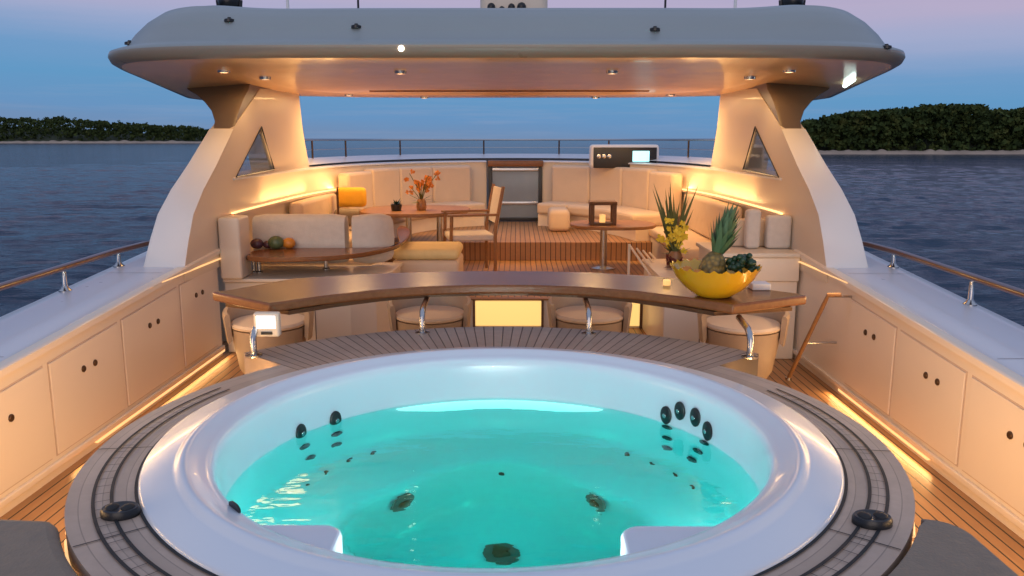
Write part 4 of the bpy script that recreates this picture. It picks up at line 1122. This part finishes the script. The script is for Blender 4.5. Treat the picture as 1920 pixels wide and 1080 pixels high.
def sidebench(sx, y0, y1, label):
    t = thing('bench', label, 'bench', (sx*1.8, (y0+y1)/2, DECK2))
    MB().box(*sorted((sx*2.03, sx*1.55)), y0, y1, DECK2+.002, -.05, .02).build('base', M['gel'], t)
    MB().box(*sorted((sx*2.03, sx*1.53)), y0, y1, -.048, .06, .035).build('seat', M['leather'], t)
    MB().box(*sorted((sx*2.035, sx*1.90)), y0, y1, .062, .43, .04).build('backrest', M['leather'], t)
sidebench(-1, 7.45, 8.9, 'cream side bench along the left lounge wall')
sidebench(1, 7.0, 8.9, 'cream side bench along the right lounge wall')
# yellow cushion
p = pY(660, 360, 8.7); tag(MB().box(p.x-.16, p.x+.16, 8.62, 8.72, .29, .50, .05).build('cushion', M['yellowfab']), 'bright yellow cushion at the far left under the cove light', 'cushion')
tag(MB().box(p.x-.16, p.x+.15, 8.45, 8.58, .10, .285, .05).build('cushion', M['taupe']), 'grey cushion just below the bright yellow one', 'cushion')
p = pY(633, 375, 8.2); tag(MB().lathe([(0, .08), (.05, .08), (.05, .10), (.012, .115), (.012, .55), (.02, .56), (0, .56)], (p.x, 8.2, -.03), 12).build('lamp_stand', M['rattan']), 'thin dark post standing left of the yellow cushion', 'post')

# dining table
t = thing('dining_table', 'teak dining table with flowers at the left of the lounge', 'table', (-.95, 8.6, DECK2))
MB().prism(smooth_poly([(-1.60, 8.05), (-.48, 8.05), (-.40, 9.2), (-1.55, 9.2)], 2), .235, .272).build('top', M['teakfurn'], t, bev=.006)
for x in (-1.08, -.75): MB().lathe([(0, DECK2+.002), (.12, DECK2+.002), (.12, DECK2+.012), (.035, DECK2+.03), (.03, .21), (.08, .234), (0, .234)], (x, 8.6, 0), 18).build('pedestal', M['steel'], t)
def orchid(x, y, z, label, petal, n, h, spread, seed, vase='glass'):
    t = thing('flower_arrangement', label, 'flowers', (x, y, z)); rnd = random.Random(seed)
    MB().lathe([(0, z+.001), (.045, z+.001), (.055, z+.03), (.05, z+.09), (.035, z+.12), (.028, z+.12), (.03, z+.03), (0, z+.02)], (x, y, 0), 20).build('vase', M['teakfurn' if vase != 'glass' else 'clear'], t)
    sm = MB(); pm = MB()
    for k in range(n):
        a = rnd.uniform(0, 2*PI); rr = spread*rnd.uniform(.2, 1); hh = h*rnd.uniform(.55, 1)
        e = Vector((x+rr*math.cos(a), y+rr*math.sin(a)*.6, z+hh)); mid = Vector((x+rr*.3*math.cos(a), y+rr*.3*math.sin(a)*.6, z+hh*.6))
        sm.tube([(x, y, z+.08), mid, e], .004, 5)
        for j in range(3):
            c = e+Vector((rnd.uniform(-.03, .03), rnd.uniform(-.03, .03), rnd.uniform(-.08, .02)))
            for q in range(5):
                b = 2*PI*q/5+rnd.random(); s_ = rnd.uniform(.018, .03); u = Vector((math.cos(b), rnd.uniform(-.5, .5), math.sin(b))).normalized(); w = u.cross(Vector((0, 1, .2))).normalized()
                pm.add([c, c+u*s_*.6+w*s_*.5, c+u*s_*1.2, c+u*s_*.6-w*s_*.5], [(0, 1, 2, 3)])
    for k in range(10):
        a = rnd.uniform(0, 2*PI); c = Vector((x, y, z+.1)); u = Vector((math.cos(a), math.sin(a)*.5, rnd.uniform(-.1, .6))).normalized(); w = u.cross(Vector((0, 0, 1))).normalized(); L = spread*rnd.uniform(.7, 1.2)
        sm.add([c, c+u*L*.5+w*.02, c+u*L, c+u*L*.5-w*.02], [(0, 1, 2, 3)])
    sm.build('foliage', M['stem'], t, smooth=False); pm.build('blossom', M[petal], t, smooth=False)
    return t
p = pY(790, 385, 8.5); orchid(p.x, 8.5, .272, 'orange orchid arrangement on the left dining table', 'petal', 13, .40, .17, 4, 'teak')
p = pY(743, 385, 8.4); t = thing('dark_pot', 'small dark potted plant left of the orange orchids', 'potted plant', (p.x, 8.4, .272))
MB().lathe([(0, .273), (.05, .273), (.06, .34), (.052, .34), (.045, .29), (0, .285)], (p.x, 8.4, 0), 16).build('pot', M['black'], t)
mb = MB(); rnd = random.Random(9)
for k in range(24):
    a = rnd.uniform(0, 2*PI); u = Vector((math.cos(a), math.sin(a), rnd.uniform(.3, 2))).normalized(); w = u.cross(Vector((0, 0, 1))).normalized(); c = Vector((p.x, 8.4, .33)); L = rnd.uniform(.05, .10); mb.add([c, c+u*L*.5+w*.012, c+u*L, c+u*L*.5-w*.012], [(0, 1, 2, 3)])
mb.build('leaves', M['grape'], t, smooth=False)
# teak armchair(s)
def armchair():
    t = thing('armchair', 'x', 'chair', (0, 0, 0), None)
    for x in (-.25, .25):
        MB().tube([(x, -.22, 0), (x, -.20, .58)], .017, 8).build('leg', M['teakfurn'], t)
        MB().tube([(x, .22, 0), (x, .22, .45), (x, .30, .86)], .017, 8).build('leg', M['teakfurn'], t)
        MB().box(x-.03, x+.03, -.24, .26, .58, .602, .008).build('armrest', M['teakfurn'], t)
    MB().box(-.235, .235, -.22, .22, .34, .40, .02).build('seat', M['linen'], t)
    MB().add([(-.235, .235, .5), (.235, .235, .5), (.235, .295, .84), (-.235, .295, .84), (-.235, .255, .5), (.235, .255, .5), (.235, .315, .84), (-.235, .315, .84)],
             [(0, 1, 2, 3), (4, 5, 6, 7), (0, 1, 5, 4), (2, 3, 7, 6), (0, 3, 7, 4), (1, 2, 6, 5)]).build('backrest', M['linen'], t, smooth=False, bev=.006)
    return t
ch = armchair(); ch.location = (-.40, 7.95, DECK2); ch.rotation_euler = (0, 0, R(-78)); ch['label'] = 'teak armchair with cream seat at the right of the dining table'
#ch2.location = (-.95, 7.75, DECK2); ch2.rotation_euler = (0, 0, R(170)); ch2['label'] = 'teak armchair on the near side of the dining table, behind the pouf'
# right coffee table with lantern
t = thing('side_table', 'teak side table on a steel pedestal before the right sofa', 'table', (.98, 8.2, DECK2))
MB().prism(smooth_poly([(.62, 7.85), (1.48, 7.85), (1.48, 8.6), (.62, 8.6)], 2), .13, .162).build('top', M['teakfurn'], t, bev=.006)
MB().lathe([(0, DECK2+.002), (.13, DECK2+.002), (.13, DECK2+.012), (.04, DECK2+.03), (.035, .10), (.09, .129), (0, .129)], (.96, 8.2, 0), 20).build('pedestal', M['steel'], t)
p = pY(1130, 408, 8.1); x = p.x
t = thing('lantern', 'square dark wooden lantern on the right side table', 'lantern', (x, 8.12, .162))
for dx in (-.11, .11):
    for dy in (-.08, .08): MB().box(x+dx-.02, x+dx+.02, 8.12+dy-.02, 8.12+dy+.02, .18, .37).build('post', M['rattan'], t)
MB().box(x-.13, x+.13, 8.02, 8.22, .163, .182, .004).build('base', M['rattan'], t)
MB().box(x-.135, x+.135, 8.02, 8.22, .362, .395, .004).build('top', M['rattan'], t)
MB().lathe([(0, .183), (.03, .183), (.03, .26), (0, .265)], (x, 8.12, 0), 14).build('candle', M['candle'], t)
# chair right (seat edge) : low armchair before the sofa
p = pY(1268, 440, 6.15); orchid(p.x, 6.15, .041, 'yellow flowers with tall leaves in a vase on the right cabinet', 'ypetal', 16, .36, .12, 6, 'teak')
mb = MB(); rnd = random.Random(12); x = p.x
for k in range(26):
    a = rnd.uniform(-.5, .5)+PI/2; dirx = rnd.uniform(-.55, .55); c = Vector((x+rnd.uniform(-.03, .03), 6.24, .10)); L = rnd.uniform(.35, .60)
    u = Vector((dirx*.45, rnd.uniform(-.2, .2), 1)).normalized(); w = u.cross(Vector((0, 1, 0))).normalized()
    mb.add([c-w*.006, c+w*.006, c+u*L*.5+w*.014, c+u*L+Vector((dirx*.06, 0, 0)), c+u*L*.5-w*.014], [(0, 1, 2, 4), (4, 2, 3)])
tg = thing('tall_grass', 'tall brown leaves standing behind the yellow flowers', 'plant', (x, 6.24, .041))
mb.build('leaves', M['stem'], tg, smooth=False)
MB().lathe([(0, .042), (.05, .042), (.06, .13), (.05, .13), (.045, .06), (0, .05)], (x, 6.24, 0), 16).build('pot', M['redleaf'], tg)
mb = MB()
for k in range(40):
    a = rnd.uniform(0, 2*PI); e = rnd.uniform(-.1, 1); u = Vector((math.cos(a), math.sin(a), e)).normalized(); c = Vector((x-.02, 6.05, .06)); w = u.cross(Vector((0, 0, 1))).normalized(); L = rnd.uniform(.06, .13)
    mb.add([c, c+u*L*.5+w*.02, c+u*L, c+u*L*.5-w*.02], [(0, 1, 2, 3)])
tag(mb.build('red_leaf_posy', M['redleaf'], smooth=False), 'dark red leaves at the foot of the yellow flowers', 'plant')
tag(MB().lathe([(0, .042), (.03, .042), (.034, .10), (.03, .10), (.026, .05), (0, .05)], (pY(1300, 470, 6.0).x, 5.9, 0), 16).build('glass_tumbler', M['purple']), 'small violet tumbler right of the yellow flowers', 'cup')

# ================================================================ lights along the coves / strips
area('left_wall_wash', (-1.99, 3.4, ztop(3.4)-.05), (0, R(0), 0), .03, 4.6, 0, WARM)
def strip_light(name, x, y0, y1, z, roty, power, w=.03):
    area(name, (x, (y0+y1)/2, z), (0, roty, 0), w, y1-y0, power, WARM)
for o in list(bpy.data.objects):
    if o.type == 'LIGHT' and o.data.energy == 0: bpy.data.objects.remove(o)
for sx in (-1, 1):
    # deck-level strips: shine inboard and up
    y1 = 5.7 if sx < 0 else 4.85
    strip_light('deck_strip_light', sx*2.035, 3.6, y1, DECK+.035, R(90)*sx, 3.0)
    # added warm fill beside the bulwark rim, shining across onto the opposite lockers
    o = area('locker_fill_light', (sx*1.99, 1.6, ztop(1.6)+.02), (0, 0, 0), .03, 6.8, 24, WARM)
    zv = Vector((sx, 0, .22)).normalized(); yv = Vector((0, 1, .065)).normalized(); xv = yv.cross(zv).normalized(); zv = xv.cross(yv); o.rotation_euler = Matrix((xv, yv, zv)).transposed().to_euler()
    # cove light tape
    for (xa, ya), (xb, yb) in (((1.98, 6.75), (1.98, 8.1)), ((1.97, 8.1), (1.78, 8.95))):
        c = Vector(((xa+xb)/2*-sx, (ya+yb)/2, .48)); L = math.hypot(xa-xb, ya-yb)
        ang = math.atan2(-(xb-xa)*-sx, yb-ya)
        area('cove_tape_light', c, (R(180), 0, -ang), .05, L, 4.0*L, (1, .55, .2))
WORLD = S.world = bpy.data.worlds.new('World')
WORLD.use_nodes = True
w = WORLD.node_tree; bg = w.nodes['Background']
tc = w.nodes.new('ShaderNodeTexCoord'); sp_ = w.nodes.new('ShaderNodeSeparateXYZ'); w.links.new(tc.outputs['Generated'], sp_.inputs[0])
z = sp_.outputs[2]
mp = w.nodes.new('ShaderNodeMapping'); mp.inputs['Scale'].default_value = (1.2, 1.2, 16); w.links.new(tc.outputs['Generated'], mp.inputs[0])
cl = noise_(w, 1.8, 5, mp.outputs[0], .6)
zz = math_(w, 'ADD', z, math_(w, 'MULTIPLY', math_(w, 'SUBTRACT', cl, .5), .035))
zz = math_(w, 'ADD', zz, math_(w, 'MULTIPLY', sp_.outputs[0], .035))
col = ramp(w, math_(w, 'MULTIPLY', zz, 2.0), [(0.0, (.16, .27, .46)), (.04, (.13, .29, .53)), (.11, (.11, .31, .56)), (.165, (.15, .32, .57)), (.24, (.34, .39, .60)), (.31, (.45, .40, .58)), (.40, (.36, .34, .54)), (.49, (.10, .165, .33)), (.8, (.13, .21, .40)), (1.0, (.40, .46, .64))])
mp2 = w.nodes.new('ShaderNodeMapping'); mp2.inputs['Scale'].default_value = (3.0, 3.0, 60); w.links.new(tc.outputs['Generated'], mp2.inputs[0])
wisp = noise_(w, 2.2, 6, mp2.outputs[0], .62)
wr = w.nodes.new('ShaderNodeMapRange'); w.links.new(wisp, wr.inputs[0]); wr.inputs[1].default_value = .50; wr.inputs[2].default_value = .74
lo = w.nodes.new('ShaderNodeMapRange'); w.links.new(z, lo.inputs[0]); lo.inputs[1].default_value = .10; lo.inputs[2].default_value = .03
col = mixc(w, math_(w, 'MULTIPLY', math_(w, 'MULTIPLY', wr.outputs[0], lo.outputs[0]), .22), col, (.33, .38, .52))
w.links.new(col, bg.inputs['Color']); bg.inputs['Strength'].default_value = 1.0
# faint physical twilight sky added for the side the sun has set on
sky = w.nodes.new('ShaderNodeTexSky'); sky.sky_type = 'NISHITA'; sky.sun_disc = False; sky.sun_elevation = R(1); sky.sun_rotation = R(200)
bg2 = w.nodes.new('ShaderNodeBackground'); w.links.new(sky.outputs[0], bg2.inputs['Color']); bg2.inputs['Strength'].default_value = .01
ad = w.nodes.new('ShaderNodeAddShader'); w.links.new(bg.outputs[0], ad.inputs[0]); w.links.new(bg2.outputs[0], ad.inputs[1])
w.links.new(ad.outputs[0], w.nodes['World Output'].inputs['Surface'])
sun = bpy.data.lights.new('sun', 'SUN'); sun.energy = .75; sun.angle = R(40); sun.color = (1, .80, .66)
so = bpy.data.objects.new('sun', sun); C.objects.link(so); so.rotation_euler = (R(76), 0, R(-6))

# ================================================================ camera and render
cam = bpy.data.cameras.new('camera'); co = bpy.data.objects.new('camera', cam); C.objects.link(co)
co.location = CAM; co.rotation_euler = (PI/2-PITCH, 0, YAW); cam.sensor_width = 36; cam.lens = F/1920*36
cam.clip_start = .05; cam.clip_end = 60000; S.camera = co
S.view_settings.view_transform = 'Standard'; S.view_settings.look = 'None'; S.view_settings.exposure = 0; S.view_settings.gamma = 1
S.render.engine = 'CYCLES'; cy = S.cycles
cy.max_bounces = 10; cy.transmission_bounces = 8; cy.diffuse_bounces = 4; cy.glossy_bounces = 4; cy.sample_clamp_indirect = 6; cy.use_denoising = True
try: cy.denoiser = 'OPENIMAGEDENOISE'
except Exception: pass
